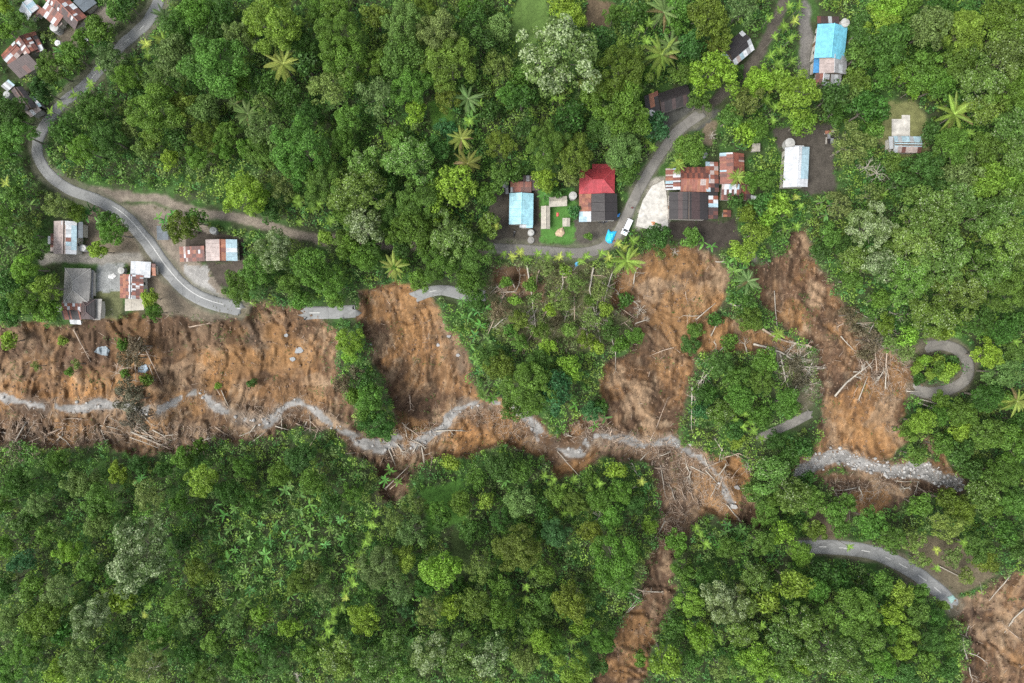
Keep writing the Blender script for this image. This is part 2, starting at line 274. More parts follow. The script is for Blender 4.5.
def ground_mat(nm='ground', rough=.95, lo=.76, hi=1.26):
    m, t, b, L = nodes(nm); a = t.nodes.new('ShaderNodeAttribute'); a.attribute_name = 'col'; bm = t.nodes.new('ShaderNodeAttribute'); bm.attribute_name = 'bare'
    f1, h1 = noise_fac(t, L, .55, 8, 'World', .74, 1.3); f2, h2 = noise_fac(t, L, 2.4, 9, 'World', lo, hi)
    def stretched(scale, vec, dist, rot):
        g = t.nodes.new('ShaderNodeNewGeometry'); mp = t.nodes.new('ShaderNodeMapping'); mp.inputs['Scale'].default_value = vec; mp.inputs['Rotation'].default_value = (0, 0, rot); L(g.outputs['Position'], mp.inputs['Vector'])
        n = t.nodes.new('ShaderNodeTexNoise'); n.inputs['Scale'].default_value = scale; n.inputs['Detail'].default_value = 9; n.inputs['Roughness'].default_value = .62; n.inputs['Distortion'].default_value = dist; L(mp.outputs[0], n.inputs['Vector']); return n.outputs['Fac']
    def ramp(v, a0, a1, y0, y1):
        r = t.nodes.new('ShaderNodeMapRange'); r.inputs['From Min'].default_value = a0; r.inputs['From Max'].default_value = a1; r.inputs['To Min'].default_value = y0; r.inputs['To Max'].default_value = y1; L(v, r.inputs['Value']); return r.outputs[0]
    def mul(x, y):
        k = t.nodes.new('ShaderNodeMath'); k.operation = 'MULTIPLY'; L(x, k.inputs[0]); L(y, k.inputs[1]) if not isinstance(y, float) else setattr(k.inputs[1], 'default_value', y); return k.outputs[0]
    s1 = stretched(.5, (1, .42, .4), 1.6, .5); s2 = stretched(1.5, (1, .5, .4), .9, -.5)          # rills down the slope
    c = scale_col(t, L, scale_col(t, L, a.outputs['Color'], f1), f2)
    c2 = scale_col(t, L, scale_col(t, L, c, ramp(s1, .36, .64, .68, 1.3)), ramp(s2, .36, .64, .8, 1.2))
    mx = t.nodes.new('ShaderNodeMix'); mx.data_type = 'RGBA'; L(bm.outputs['Fac'], mx.inputs['Factor']); L(c, mx.inputs['A']); L(c2, mx.inputs['B'])
    fl = t.nodes.new('ShaderNodeMix'); fl.data_type = 'RGBA'; L(mul(ramp(stretched(1.1, (1, .7, 1), .4, .1), .62, .68, 0, .75), bm.outputs['Fac']), fl.inputs['Factor']); L(mx.outputs['Result'], fl.inputs['A']); fl.inputs['B'].default_value = (.27, .19, .12, 1)   # dry pale crumbs
    L(fl.outputs['Result'], b.inputs['Base Color']); b.inputs['Roughness'].default_value = rough; b.inputs['Specular IOR Level'].default_value = .2
    b1 = t.nodes.new('ShaderNodeBump'); b1.inputs['Strength'].default_value = .8; b1.inputs['Distance'].default_value = .6 if rough > .9 else .1; L(mul(s1, bm.outputs['Fac']), b1.inputs['Height'])
    b2 = t.nodes.new('ShaderNodeBump'); b2.inputs['Strength'].default_value = .8; b2.inputs['Distance'].default_value = .22 if rough > .9 else .1; L(h2, b2.inputs['Height']); L(b1.outputs[0], b2.inputs['Normal']); L(b2.outputs[0], b.inputs['Normal']); return m
def asphalt_mat(nm, rgb):
    m, t, b, L = nodes(nm); f, h = noise_fac(t, L, .3, 6, 'World', .84, 1.14); f2, h2 = noise_fac(t, L, 3.5, 4, 'World', .92, 1.08)
    g = t.nodes.new('ShaderNodeNewGeometry'); v = t.nodes.new('ShaderNodeTexVoronoi'); v.feature = 'DISTANCE_TO_EDGE'; v.inputs['Scale'].default_value = .22; n = t.nodes.new('ShaderNodeTexNoise'); n.inputs['Scale'].default_value = .8; va = t.nodes.new('ShaderNodeVectorMath'); va.operation = 'ADD'
    L(g.outputs['Position'], n.inputs['Vector']); L(g.outputs['Position'], va.inputs[0]); L(n.outputs['Color'], va.inputs[1]); L(va.outputs[0], v.inputs['Vector'])
    r = t.nodes.new('ShaderNodeMapRange'); r.inputs['From Min'].default_value = .0; r.inputs['From Max'].default_value = .03; r.inputs['To Min'].default_value = .72; r.inputs['To Max'].default_value = 1; L(v.outputs['Distance'], r.inputs['Value'])
    pn = t.nodes.new('ShaderNodeTexNoise'); pn.inputs['Scale'].default_value = .14; L(g.outputs['Position'], pn.inputs['Vector']); pr = t.nodes.new('ShaderNodeMapRange'); pr.inputs['From Min'].default_value = .57; pr.inputs['From Max'].default_value = .60; pr.inputs['To Min'].default_value = 1; pr.inputs['To Max'].default_value = .84; L(pn.outputs['Fac'], pr.inputs['Value'])
    c = t.nodes.new('ShaderNodeRGB'); c.outputs[0].default_value = (*rgb, 1); o = c.outputs[0]
    for k in (f, f2, r.outputs[0], pr.outputs[0]): o = scale_col(t, L, o, k)
    L(o, b.inputs['Base Color']); b.inputs['Roughness'].default_value = .9; bump(t, L, b, h2, .2, .03); return m
def leaf_mat(name, trans=.3, spec=.3):
    m, t, b, L = nodes(name); oi = t.nodes.new('ShaderNodeObjectInfo')
    ti = t.nodes.new('ShaderNodeAttribute'); ti.attribute_name = 'tint'; pa = t.nodes.new('ShaderNodeAttribute'); pa.attribute_name = 'pale'
    c = scale_col(t, L, oi.outputs['Color'], ti.outputs['Fac'])
    mx = t.nodes.new('ShaderNodeMix'); mx.data_type = 'RGBA'; L(pa.outputs['Fac'], mx.inputs['Factor']); L(c, mx.inputs['A']); mx.inputs['B'].default_value = (.42, .5, .29, 1)
    L(mx.outputs['Result'], b.inputs['Base Color']); b.inputs['Roughness'].default_value = .55; b.inputs['Specular IOR Level'].default_value = spec
    tr = t.nodes.new('ShaderNodeBsdfTranslucent'); L(mx.outputs['Result'], tr.inputs['Color'])
    ms = t.nodes.new('ShaderNodeMixShader'); ms.inputs[0].default_value = trans; L(b.outputs[0], ms.inputs[1]); L(tr.outputs[0], ms.inputs[2])
    L(ms.outputs[0], t.nodes['Material Output'].inputs['Surface']); return m
def under_mat():
    m, t, b, L = nodes('undergrowth'); a = t.nodes.new('ShaderNodeAttribute'); a.attribute_name = 'lcol'
    L(a.outputs['Color'], b.inputs['Base Color']); b.inputs['Roughness'].default_value = .6; b.inputs['Specular IOR Level'].default_value = .3
    tr = t.nodes.new('ShaderNodeBsdfTranslucent'); L(a.outputs['Color'], tr.inputs['Color'])
    ms = t.nodes.new('ShaderNodeMixShader'); ms.inputs[0].default_value = .25; L(b.outputs[0], ms.inputs[1]); L(tr.outputs[0], ms.inputs[2])
    L(ms.outputs[0], t.nodes['Material Output'].inputs['Surface']); return m
def sheet_mat():
    m, t, b, L = nodes('roof_sheet'); oi = t.nodes.new('ShaderNodeObjectInfo')
    f, h = noise_fac(t, L, 1.3, 8, 'World', .72, 1.2); f2, h2 = noise_fac(t, L, 7, 4, 'World', .85, 1.15)
    L(scale_col(t, L, scale_col(t, L, oi.outputs['Color'], f), f2), b.inputs['Base Color']); b.inputs['Roughness'].default_value = .55; return m
def paint_mat(name='painted', rough=.5, lo=.85, hi=1.12):
    m, t, b, L = nodes(name); oi = t.nodes.new('ShaderNodeObjectInfo'); f, h = noise_fac(t, L, 3, 5, 'World', lo, hi)
    L(scale_col(t, L, oi.outputs['Color'], f), b.inputs['Base Color']); b.inputs['Roughness'].default_value = rough; return m
M = dict(ground=ground_mat(), wet=ground_mat('wet_silt', .6, .75, 1.25), leaf=leaf_mat('leaf', .38), palm=leaf_mat('palm_leaf', .25, .15), under=under_mat(), sheet=sheet_mat(), paint=paint_mat(), matt=paint_mat('matt', .9, .7, 1.25),
    bark=simple('bark', (.16, .14, .115), .9, 3), deadwood=simple('dead_wood', (.34, .31, .26), .9, 3, .7, 1.2), asphalt=asphalt_mat('asphalt', (.175, .178, .174)),
    oldconc=asphalt_mat('worn_concrete', (.15, .142, .127)), conc=simple('concrete', (.42, .405, .37), .9, .7, .55, 1.2), line=simple('road_paint', (.38, .38, .365), .7, 1.5, .7, 1.1),
    stream=simple('silty_water', (.165, .162, .155), .5, .9, .5, 1.4, bmp=.8), rock=simple('rock', (.27, .265, .255), .9, 1.0, .35, 1.6), stick=simple('driftwood', (.30, .235, .18), .95, .8, .45, 1.5),
    glass=simple('dark_glass', (.03, .035, .04), .1, 2, .9, 1.1, bmp=0), deck=simple('roof_timber', (.10, .075, .055), .9, 2), tyre=simple('tyre', (.02, .02, .02), .9, 3), tank=simple('tank_concrete', (.42, .42, .40), .85, 2))

# ------------------------------------------------------------------ builders
class G:
    def __init__(s): s.v = []; s.f = []; s.n = 0
    def add(s, v, f):
        s.v.append(np.asarray(v, float).reshape(-1, 3)); s.f += [tuple(int(i) + s.n for i in q) for q in f]; s.n += len(s.v[-1]); return s
    def box(s, c, e, rz=0, taper=1):
        h = np.array(e) / 2; v = []
        for k in (-1, 1):
            for i, j in ((-1, -1), (1, -1), (1, 1), (-1, 1)):
                q = taper if k > 0 else 1; x, y = i * h[0] * q, j * h[1] * q
                v.append((c[0] + x * math.cos(rz) - y * math.sin(rz), c[1] + x * math.sin(rz) + y * math.cos(rz), c[2] + k * h[2]))
        return s.add(v, [(3, 2, 1, 0), (4, 5, 6, 7), (0, 1, 5, 4), (1, 2, 6, 5), (2, 3, 7, 6), (3, 0, 4, 7)])
    def tube(s, P, R, n=6):
        P = [Vector(p) for p in P]; R = R if hasattr(R, '__len__') else [R] * len(P); v = []; f = []
        for i, p in enumerate(P):
            d = (P[min(i + 1, len(P) - 1)] - P[max(i - 1, 0)]).normalized(); a = d.orthogonal().normalized() if i == 0 else (a - d * a.dot(d)).normalized(); b = d.cross(a)
            for k in range(n): v.append(p + (a * math.cos(2 * math.pi * k / n) + b * math.sin(2 * math.pi * k / n)) * R[i])
        for i in range(len(P) - 1):
            for k in range(n): f.append((i * n + k, i * n + (k + 1) % n, (i + 1) * n + (k + 1) % n, (i + 1) * n + k))
        return s.add(v, f + [tuple(range(n))[::-1], tuple(range((len(P) - 1) * n, len(P) * n))])
    def lathe(s, c, prof, n=20):
        v = [(c[0] + r * math.cos(2 * math.pi * k / n), c[1] + r * math.sin(2 * math.pi * k / n), c[2] + z) for r, z in prof for k in range(n)]; f = []
        for i in range(len(prof) - 1):
            for k in range(n): f.append((i * n + k, i * n + (k + 1) % n, (i + 1) * n + (k + 1) % n, (i + 1) * n + k))
        return s.add(v, f + [tuple(range(n))[::-1], tuple(range((len(prof) - 1) * n, len(prof) * n))])
    def arr(s): return np.concatenate(s.v) if s.v else np.zeros((0, 3))
def mesh_np(name, V, Fq, mat, smooth=False):
    """quick mesh from a vertex array and an (n,4) or (n,3) face array"""
    me = bpy.data.meshes.new(name); V = np.ascontiguousarray(V, np.float32); Fq = np.ascontiguousarray(Fq, np.int32); k = Fq.shape[1]
    me.vertices.add(len(V)); me.vertices.foreach_set('co', V.ravel()); me.loops.add(Fq.size); me.loops.foreach_set('vertex_index', Fq.ravel())
    me.polygons.add(len(Fq)); me.polygons.foreach_set('loop_start', np.arange(0, Fq.size, k, dtype=np.int32)); me.polygons.foreach_set('loop_total', np.full(len(Fq), k, np.int32))
    if smooth: me.polygons.foreach_set('use_smooth', np.ones(len(Fq), bool))
    me.materials.append(mat); me.update(calc_edges=True); return me
def attr(me, name, kind, dom, vals):
    a = me.attributes.new(name, kind, dom); a.data.foreach_set('color' if kind == 'FLOAT_COLOR' else 'value', np.ascontiguousarray(vals, np.float32).ravel())
def link(name, me, parent=None, color=None):
    o = bpy.data.objects.new(name, me); COL.objects.link(o)
    if parent: o.parent = parent
    if color is not None: o.color = (*color, 1)
    return o
def mk(name, g, mat, parent=None, org=(0, 0, 0), color=None, smooth=False):
    me = bpy.data.meshes.new(name); v = g.arr() - np.array(org); me.from_pydata([tuple(p) for p in v], [], g.f); me.materials.append(mat)
    if smooth: me.polygons.foreach_set('use_smooth', np.ones(len(me.polygons), bool))
    me.update(); return link(name, me, parent, color)
def tag(o, label, cat, group=None, kind=None):
    o['label'] = label; o['category'] = cat
    if group: o['group'] = group
    if kind: o['kind'] = kind
    return o
def thing(name, loc, label=None, cat=None, group=None):
    o = bpy.data.objects.new(name, None); COL.objects.link(o); o.location = loc; o.empty_display_size = .3
    if label: tag(o, label, cat, group)
    return o

# ------------------------------------------------------------------ the ground
KK = (HC - Z) / F; WX, WY = (PX - CX) * KK, -(PY - CY) * KK
allv = np.stack([WX, WY, Z], -1).reshape(-1, 3); ny, nx = PX.shape
idx = np.arange(ny * nx).reshape(ny, nx)
quads = np.stack([idx[1:, :-1], idx[1:, 1:], idx[:-1, 1:], idx[:-1, :-1]], -1).reshape(-1, 4)
fc = cls[:-1, :-1].reshape(-1); colf = col.reshape(-1, 3); baref = (bmask * (1 - .7 * wet) * (.25 + .75 * sstep(.42, .6, fbm(RX / 38, RY / 30, 351, 4)))).reshape(-1)
GND = {21: ('stream', 'grey silty stream winding through the debris across the valley', 'stream'), 22: ('stream', 'rocky grey stream at the foot of the right scar', 'stream'), 0: ('hillside', 'forested hillside and village ground around the landslide scars', 'hillside'), 20: ('dirt_track', 'pale dirt tracks running between the trees and houses', 'track')}
SL = {'left': 'broad brown landslide slope below the road at left', 'middle': 'debris-strewn valley floor and central brown scar under the broken road', 'centre': 'round-headed brown scar below the white concrete yard',
      'saddle': 'narrow brown strip linking the round-headed scar to the right scar', 'shelf': 'small bare brown patch below the village lane', 'right': 'long brown scar left of the hairpin road', 'bank': 'dark bare bank below the rocky stream', 'corner': 'bare brown slope past the end of the lower road'}
for i, k in enumerate(SN): GND[i + 1] = ('landslide', SL[k], 'landslide')
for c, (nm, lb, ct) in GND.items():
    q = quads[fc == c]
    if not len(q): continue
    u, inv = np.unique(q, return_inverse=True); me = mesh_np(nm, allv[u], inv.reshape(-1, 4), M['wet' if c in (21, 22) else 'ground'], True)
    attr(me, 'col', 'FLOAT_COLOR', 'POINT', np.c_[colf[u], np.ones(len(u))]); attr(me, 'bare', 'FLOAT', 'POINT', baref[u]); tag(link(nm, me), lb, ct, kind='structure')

def ribbon(P, w, dz, ncross=4, wob=0, seed=0, broken=(0, 0), base=None):
    """a strip over the ground along a pixel line; w in px"""
    P = np.array(P); T = np.gradient(P, axis=0); T /= np.linalg.norm(T, axis=1)[:, None] + 1e-9; Nn = np.c_[-T[:, 1], T[:, 0]]
    V = []; n = len(P); ws = np.broadcast_to(w, n)
    for j in range(ncross + 1):
        s = (j / ncross - .5); e = wob * (vnoise(np.arange(n) * .45, np.full(n, j * 5.3), seed) - .5) * (1 if j in (0, ncross) else 0)
        q = P + Nn * (s * ws + e * np.sign(s))[:, None]
        for end, k in ((0, broken[0]), (-1, broken[1])):
            if k: q[end] = q[end] + T[end] * k * (random.random() - .5) * 2
        z = base if base is not None else samp(Z, q[:, 0], q[:, 1]); z = z + dz
        k = (HC - z) / F; V.append(np.c_[(q[:, 0] - CX) * k, -(q[:, 1] - CY) * k, z])
    V = np.array(V); i = np.arange((ncross + 1) * n).reshape(ncross + 1, n)
    return V.reshape(-1, 3), np.stack([i[1:, :-1], i[1:, 1:], i[:-1, 1:], i[:-1, :-1]], -1).reshape(-1, 4)
def slab(name, V, q, mat, thick, n, label, cat):
    """ribbon surface with a skirt so that it has an edge"""
    me = mesh_np(name, V, q, mat); o = link(name, me); md = o.modifiers.new('edge', 'SOLIDIFY'); md.thickness = thick; md.offset = -1 if me.polygons[0].normal.z > 0 else 1
    return tag(o, label, cat, kind='structure')
RL = {'main': ('road', 'asphalt', 'grey asphalt road winding down the left side to its broken end', (0, 5)), 'stub': ('road', 'asphalt', 'short broken piece of asphalt road left standing above the scar', (5, 5)),
      'shard': ('road', 'asphalt', 'cracked strip of asphalt right of the central scar', (4, 2)), 'lane': ('lane', 'oldconc', 'worn concrete village lane passing the white car', (0, 0)),
      'hairpin': ('road', 'oldconc', 'narrow hairpin bend of road among bright shrubs at right', (2, 3)), 'lower': ('road', 'asphalt', 'asphalt road with white dashes ending at the corner slide', (1, 2)), 'path': ('path', 'oldconc', 'pale piece of road showing between trees at centre right', (2, 3))}
ROADO = {}
for k, (P, w) in ROADS.items():
    pz = base_z(np.array(P)[:, 0], np.array(P)[:, 1]); pz = np.convolve(np.pad(pz, 4, 'edge'), np.ones(9) / 9, 'valid')
    w_ = w if k != 'main' else np.interp(np.array(P)[:, 1], [0, 60, 190, 245], [11.5, 10.8, 10.8, 14.2]) + 0 * np.array(P)[:, 0]
    V, q = ribbon(P, w_, .03, 6, .9, 3, RL[k][3], pz); ROADO[k] = (slab(RL[k][0], V, q, M[RL[k][1]], .4, 0, RL[k][2], RL[k][0]), P, pz)
def marking(road, P0, P1, w=.7, off=0):
    o, P, pz = ROADO[road]; P = np.array(P); i0 = int(np.hypot(*(P - P0).T).argmin()); i1 = int(np.hypot(*(P - P1).T).argmin()); i0, i1 = min(i0, i1), max(i0, i1)
    if i1 - i0 < 1: i1 = i0 + 1
    Q = P[i0:i1 + 1]; T = np.gradient(Q, axis=0) if len(Q) > 1 else None; T /= np.linalg.norm(T, axis=1)[:, None]; Q = Q + np.c_[-T[:, 1], T[:, 0]] * off
    V, q = ribbon(Q, w, .045, 1, 0, 0, (0, 0), pz[i0:i1 + 1]); link('lane_marking', mesh_np('lane_marking', V, q, M['line']), o)
marking('main', (112, 207), (222, 306), .9, -1.2)
for a, b in (((236, 308), (241, 309)), ((143, 26), (139, 30)), ((131, 38), (126, 43)), ((96, 75), (92, 79))): marking('main', a, b, .8)
marking('stub', (308, 313), (318, 313), .8); marking('shard', (428, 291), (436, 290), .7)
for a, b in (((818, 547), (826, 547)), ((840, 548), (849, 549)), ((861, 551), (869, 552)), ((884, 557), (890, 560)), ((900, 564), (908, 569)), ((918, 575), (926, 581)), ((935, 588), (941, 593))): marking('lower', a, b, .9)
def pad(name, poly, dz, mat, label, cat='yard', h=.25):
    g = G(); c = np.mean(poly, 0); zs = [gpt(x, y).z + dz for x, y in poly]; n = len(poly); A = np.c_[np.array(poly) - c, np.ones(n)]; k = np.linalg.lstsq(A, np.array(zs), rcond=None)[0]; zs = list(A @ k); v = [(*ray(x, y, z0), z0) for (x, y), z0 in zip(poly, zs)] + [(*ray(x, y, z0), z0 - h - .3) for (x, y), z0 in zip(poly, zs)]
    g.add(v, [tuple(range(n))[::-1], tuple(range(n, 2 * n))] + [(i, (i + 1) % n, (i + 1) % n + n, i + n) for i in range(n)]); return tag(mk(name, g, mat), label, cat, kind='structure')
pad('concrete_yard', pts('652,186 664,180 667,198 668,215 668,226 657,232 648,229 636,226 639,212 643,200'), .3, M['conc'], 'pale concrete yard beside the village lane')
pad('concrete_slab', pts('892,119 902,119 902,115 910,115 910,136 892,136'), .2, M['conc'], 'pale concrete slab above the small blue-grey roof', 'slab')

# ------------------------------------------------------------------ houses
SC = dict(r=(.29, .095, .06), R=(.15, .058, .045), o=(.38, .15, .08), w=(.70, .73, .76), b=(.44, .62, .70), k=(.027, .022, .023), K=(.075, .045, .043), p=(.50, .41, .38), g=(.36, .37, .38),
          G=(.30, .29, .27), c=(.19, .60, .78), d=(.50, .055, .07), D=(.40, .045, .055), B=(.06, .30, .62), s=(.115, .145, .17), a=(.50, .46, .38), h=(.52, .55, .57), i=(.40, .74, .84))  # the darker red is the bright red in shade, as a sheet colour
LAND = []; HB = []          # landmarks for labels; roof outlines
def house(name, label, mark, blocks, cat='house', wall=(.42, .40, .36), door=True):
    allp = np.array([p for b in blocks for p in (b[0], b[1], b[2])]); cpx = allp.mean(0); g0 = gpt(*cpx); zg = g0.z
    root = thing(name, g0, label, cat); org = np.array(g0)
    if mark: LAND.append((mark, cpx[0], cpx[1]))
    for bi, (TL, TR, BL, kind, ridge, eave, rise, grid) in enumerate(blocks):
        HB.append((TL, TR, BL)); ze = zg + eave + bi * .017; TLw, TRw, BLw = (np.array((*ray(p[0], p[1], ze), ze)) for p in (TL, TR, BL)); U, V = TRw - TLw, BLw - TLw; Lu, Lv = np.linalg.norm(U), np.linalg.norm(V)
        def zf(u, v):
            if kind == 'gable': return rise * (1 - abs(2 * (v if ridge == 'u' else u) - 1))
            if kind == 'shed': return rise * {'t': 1 - v, 'b': v, 'l': 1 - u, 'r': u}[ridge]
            if kind == 'flat': return 0 * u
            return rise * np.minimum(np.minimum(u * Lu, (1 - u) * Lu), np.minimum(v * Lv, (1 - v) * Lv)) / (min(Lu, Lv) / 2)
        pt = lambda u, v, dz=0: TLw + U * u + V * v + np.array((0, 0, zf(u, v) + dz))
        # roof body
        n = 8 if kind == 'hip' else 2; g = G(); vs = []; e = .012
        for lev in (0, 1):
            for j in range(n + 1):
                for i in range(n + 1):
                    u, v = e + (1 - 2 * e) * i / n, e + (1 - 2 * e) * j / n; vs.append(pt(u, v, -.05) if lev == 0 else TLw + U * u + V * v - np.array((0, 0, .14)))
        m = (n + 1) ** 2; fs = []
        for j in range(n):
            for i in range(n):
                a = j * (n + 1) + i; fs += [(a, a + n + 1, a + n + 2, a + 1), (a + m, a + m + 1, a + m + n + 2, a + m + n + 1)]
        ring = [i for i in range(n + 1)] + [(j + 1) * (n + 1) - 1 for j in range(1, n + 1)] + [n * (n + 1) + i for i in range(n - 1, -1, -1)] + [j * (n + 1) for j in range(n - 1, 0, -1)]
        fs += [(ring[i], ring[(i + 1) % len(ring)], ring[(i + 1) % len(ring)] + m, ring[i] + m) for i in range(len(ring))]
        roof = mk('roof', g.add(vs, fs), M['deck'], root, org)
        # sheets, one by one
        rows = grid.split('/'); nr = len(rows); alongu = (kind in ('gable',) and ridge == 'v') or (kind == 'shed' and ridge in 'lr')
        if kind in ('gable', 'shed') and sum(grid.count(k) for k in 'rRo') > .3 * len(grid.replace('/', '')) and (Lv / nr if alongu else Lu / len(rows[0])) > .75:      # narrow, uneven tin sheets
            dup = 2 if (Lv / nr if alongu else Lu / len(rows[0])) < 1.5 else 3; bag = grid.replace('/', '')
            mut = lambda ch: random.choice(bag) if random.random() < .16 else random.choice('rRp') if ch == 'w' and random.random() < .4 else ch
            rows = [''.join(mut(ch) for ch in row) for row in rows for _ in range(dup)] if alongu else [''.join(mut(ch) for ch in row for _ in range(dup)) for row in rows]
            nr = len(rows)
        for r, row in enumerate(rows):
            nc = len(row)
            for c, ch in enumerate(row):
                if ch == '.': continue
                u0, u1, v0, v1 = c / nc, (c + 1) / nc, r / nr, (r + 1) / nr; ribs = max(4, int(round((Lu / nc if not alongu else Lv / nr) / .16))); fine = 6 if kind == 'hip' else 1
                nu, nv = (ribs, fine) if not alongu else (fine, ribs)
                lift = random.random() * .035; tilt = (random.random() - .5) * .05; vs = []
                for j in range(nv + 1):
                    for i in range(nu + 1):
                        u, v = u0 + (u1 - u0) * i / nu, v0 + (v1 - v0) * j / nv; k = j if alongu else i
                        vs.append(pt(u, v, lift + .028 * (k % 2) + tilt * (i / nu - .5)))
                fs = [(j * (nu + 1) + i, (j + 1) * (nu + 1) + i, (j + 1) * (nu + 1) + i + 1, j * (nu + 1) + i + 1) for j in range(nv) for i in range(nu)]
                q = .6 + .17 * random.random(); cc = np.array(SC[ch]) * q * .8
                mk('roof_sheet', G().add(vs, fs), M['sheet'], roof, org, cc)
        # ridge cap
        if kind == 'gable':
            a, b = (pt(0, .5, .09), pt(1, .5, .09)) if ridge == 'u' else (pt(.5, 0, .09), pt(.5, 1, .09))
            rc = rows[nr // 2][len(rows[nr // 2]) // 2]; mk('ridge_cap', G().tube([a, b], .13, 5), M['sheet'], roof, org, np.array(SC[rc]) * .78)
        if kind == 'hip':
            s = min(Lu, Lv) / 2; cs = [(0, 0), (1, 0), (1, 1), (0, 1)]; pk = [(min(.5, s / Lu) if x == 0 else 1 - min(.5, s / Lu), min(.5, s / Lv) if y == 0 else 1 - min(.5, s / Lv)) for x, y in cs]
            g = G(); [g.tube([pt(*a, .06), pt(*b, .08)], .11, 5) for a, b in zip(cs, pk)]
            g.tube([pt(*pk[0], .08), pt(*pk[2], .08)], .11, 5); mk('ridge_cap', g, M['sheet'], roof, org, np.array(SC[rows[0][0]]) * .85 + .02)
        # walls under this roof, a little in from the eaves
        ins = .45 + .03 * bi; iu, iv = min(.3, ins / Lu), min(.3, ins / Lv); q = [pt(u, v) * (1, 1, 0) for u, v in ((iu, iv), (1 - iu, iv), (1 - iu, 1 - iv), (iu, 1 - iv))]
        vs = [p + (0, 0, ze - .1) for p in q] + [p + (0, 0, zg - .8) for p in q]
        w = mk('wall', G().add(vs, [(0, 1, 2, 3), (0, 4, 5, 1), (1, 5, 6, 2), (2, 6, 7, 3), (3, 7, 4, 0)]), M['matt'], root, org, wall)
        if bi == 0 and door and eave > 2:
            for side, spots in ((3, (.2, .5, .8)), (1, (.3, .7)), (0, (.3, .7))):
                a, b = q[side], q[(side + 1) % 4]; d = (b - a) / np.linalg.norm(b - a); rz = math.atan2(d[1], d[0]); out = np.array((d[1], -d[0], 0)); mid = (q[0] + q[2]) / 2
                if np.dot(out, (a + b) / 2 - mid) < 0: out = -out
                for s in spots:
                    p = a + (b - a) * s + out * .03; isd = side == 3 and s == .5; hh, wd_ = (2.0, .85) if isd else (.9, 1.0); zc = zg + (1.0 if isd else 1.45)
                    part = mk('door' if isd else 'window', G().box((p[0], p[1], zc), (wd_, .08, hh), rz), M['paint'], root, org, (.16, .09, .05) if isd else (.5, .48, .42))
                    p2 = p + out * .05
                    mk('handle' if isd else 'pane', G().box((p2[0] + (d[0] * .33 if isd else 0), p2[1] + (d[1] * .33 if isd else 0), zc), (.06, .05, .12) if isd else (wd_ - .2, .05, hh - .2), rz), M['glass'], part, org)
    return root
E = 2.7
house('corner_house', 'long rust and white roofed house cut by the top left edge', 'the top-left rusty house', [
    ((33, -12), (45, -25), (75, 30), 'gable', 'v', E, 1.2, 'rwRK/wrRK/rRRr/wrKR/rRrw/RKwr/KKRw/KKrR/KKRr'),
    ((39, 13), (48, 3), (56, 27), 'shed', 'r', E - .3, .6, 'rw/wr/rw/rR/wr/rw'), ((19, 10), (30, -3), (28, 21), 'gable', 'v', E - .4, .6, 'ww/wb/ww'), ((31, 14), (38, 5), (36, 18), 'shed', 't', E - .7, .3, 'Rr'),
    ((74, 2), (86, -8), (85, 13), 'shed', 'l', E - .5, .4, 'ss/ss'), ((52, 12), (56, 9), (59, 27), 'shed', 'r', E - .9, .2, 'p/w/p')])
house('patchwork_house', 'house with patched brown and white sheet roof near the left edge', 'the patched brown-white house', [
    ((9, 66), (29, 54), (20, 78.5), 'shed', 't', E, .7, 'KKKKK/KKRKK'), ((1, 55), (14.5, 41), (10, 66), 'gable', 'u', E - .3, .8, 'rorw/RrwR/wwrr/rrpR'), ((15, 41), (27.5, 33), (26, 57), 'gable', 'v', E - .1, .7, 'wrRr/wRrw/wrwR/wrrR'),
    ((28, 34), (35, 31), (37, 53), 'shed', 'l', E - .8, .3, 'or/Rk/kR/gw/ww')], wall=(.3, .28, .25))
house('roadside_house', 'small dark roofed house with pale porch at the left road bend', 'the left bend house', [
    ((11, 90.5), (22, 86), (26, 111.6), 'gable', 'v', E, .8, 'KKk/KRk/KKk/KKk/kkk'), ((26, 112), (36.5, 104.5), (31, 117.5), 'shed', 't', E - .5, .3, 'pwpp'), ((31.5, 98), (34, 96.5), (39.5, 107.5), 'shed', 'l', E - .7, .2, 'b/w/b'), ((2, 86.5), (9.5, 80), (7.5, 91.5), 'shed', 't', E - .6, .4, 'gwgb')], wall=(.3, .29, .27))
house('white_roof_house', 'house with white and pale blue ribbed roof left of the curving road', 'the white ribbed house', [
    ((54, 221), (77, 221.5), (53.5, 254), 'gable', 'v', E, .9, 'ppwww/pppwb/ppphb/pppwb/ppprb/pppbb/ppphb/pppww'), ((50.5, 233.5), (54.5, 233.5), (50.5, 252), 'shed', 'r', E - .8, .2, 'R/r/R/p'), ((77, 222), (83, 222), (77, 238), 'shed', 'l', E - .6, .3, 's/s'), ((48, 236), (51, 236), (48, 244), 'shed', 'r', E - 1.1, .1, 'w')])
house('hip_roof_house', 'grey hip roofed house with rusty annex on the brink of the left slide', 'the grey hip-roof house', [
    ((65, 268), (91, 268.5), (63, 303), 'hip', 'v', E + .2, 1.6, 'GGGGGG/GGGGGG/GGGGGG/GGGGGG/GGGGGG'), ((63, 301), (84, 302), (62, 311), 'shed', 't', E - .3, .5, 'rworwrRr/rrwrRrwr'), ((62, 310), (80, 310.5), (63.5, 319.5), 'shed', 't', E - .5, .4, 'rrkkkk'),
    ((81, 299), (95, 299.5), (81, 319), 'hip', 'u', E, .9, 'KKk/Kkk/KKk'), ((94.5, 299), (102, 299), (93, 320), 'flat', 't', E - .7, 0, 'G/G/G'), ((91.5, 270), (93.5, 270), (91, 298), 'flat', 't', E - .9, 0, 'g/g/g/g'), ((70, 319), (81, 319.5), (70.5, 324), 'shed', 't', .7, .3, 'whw')])
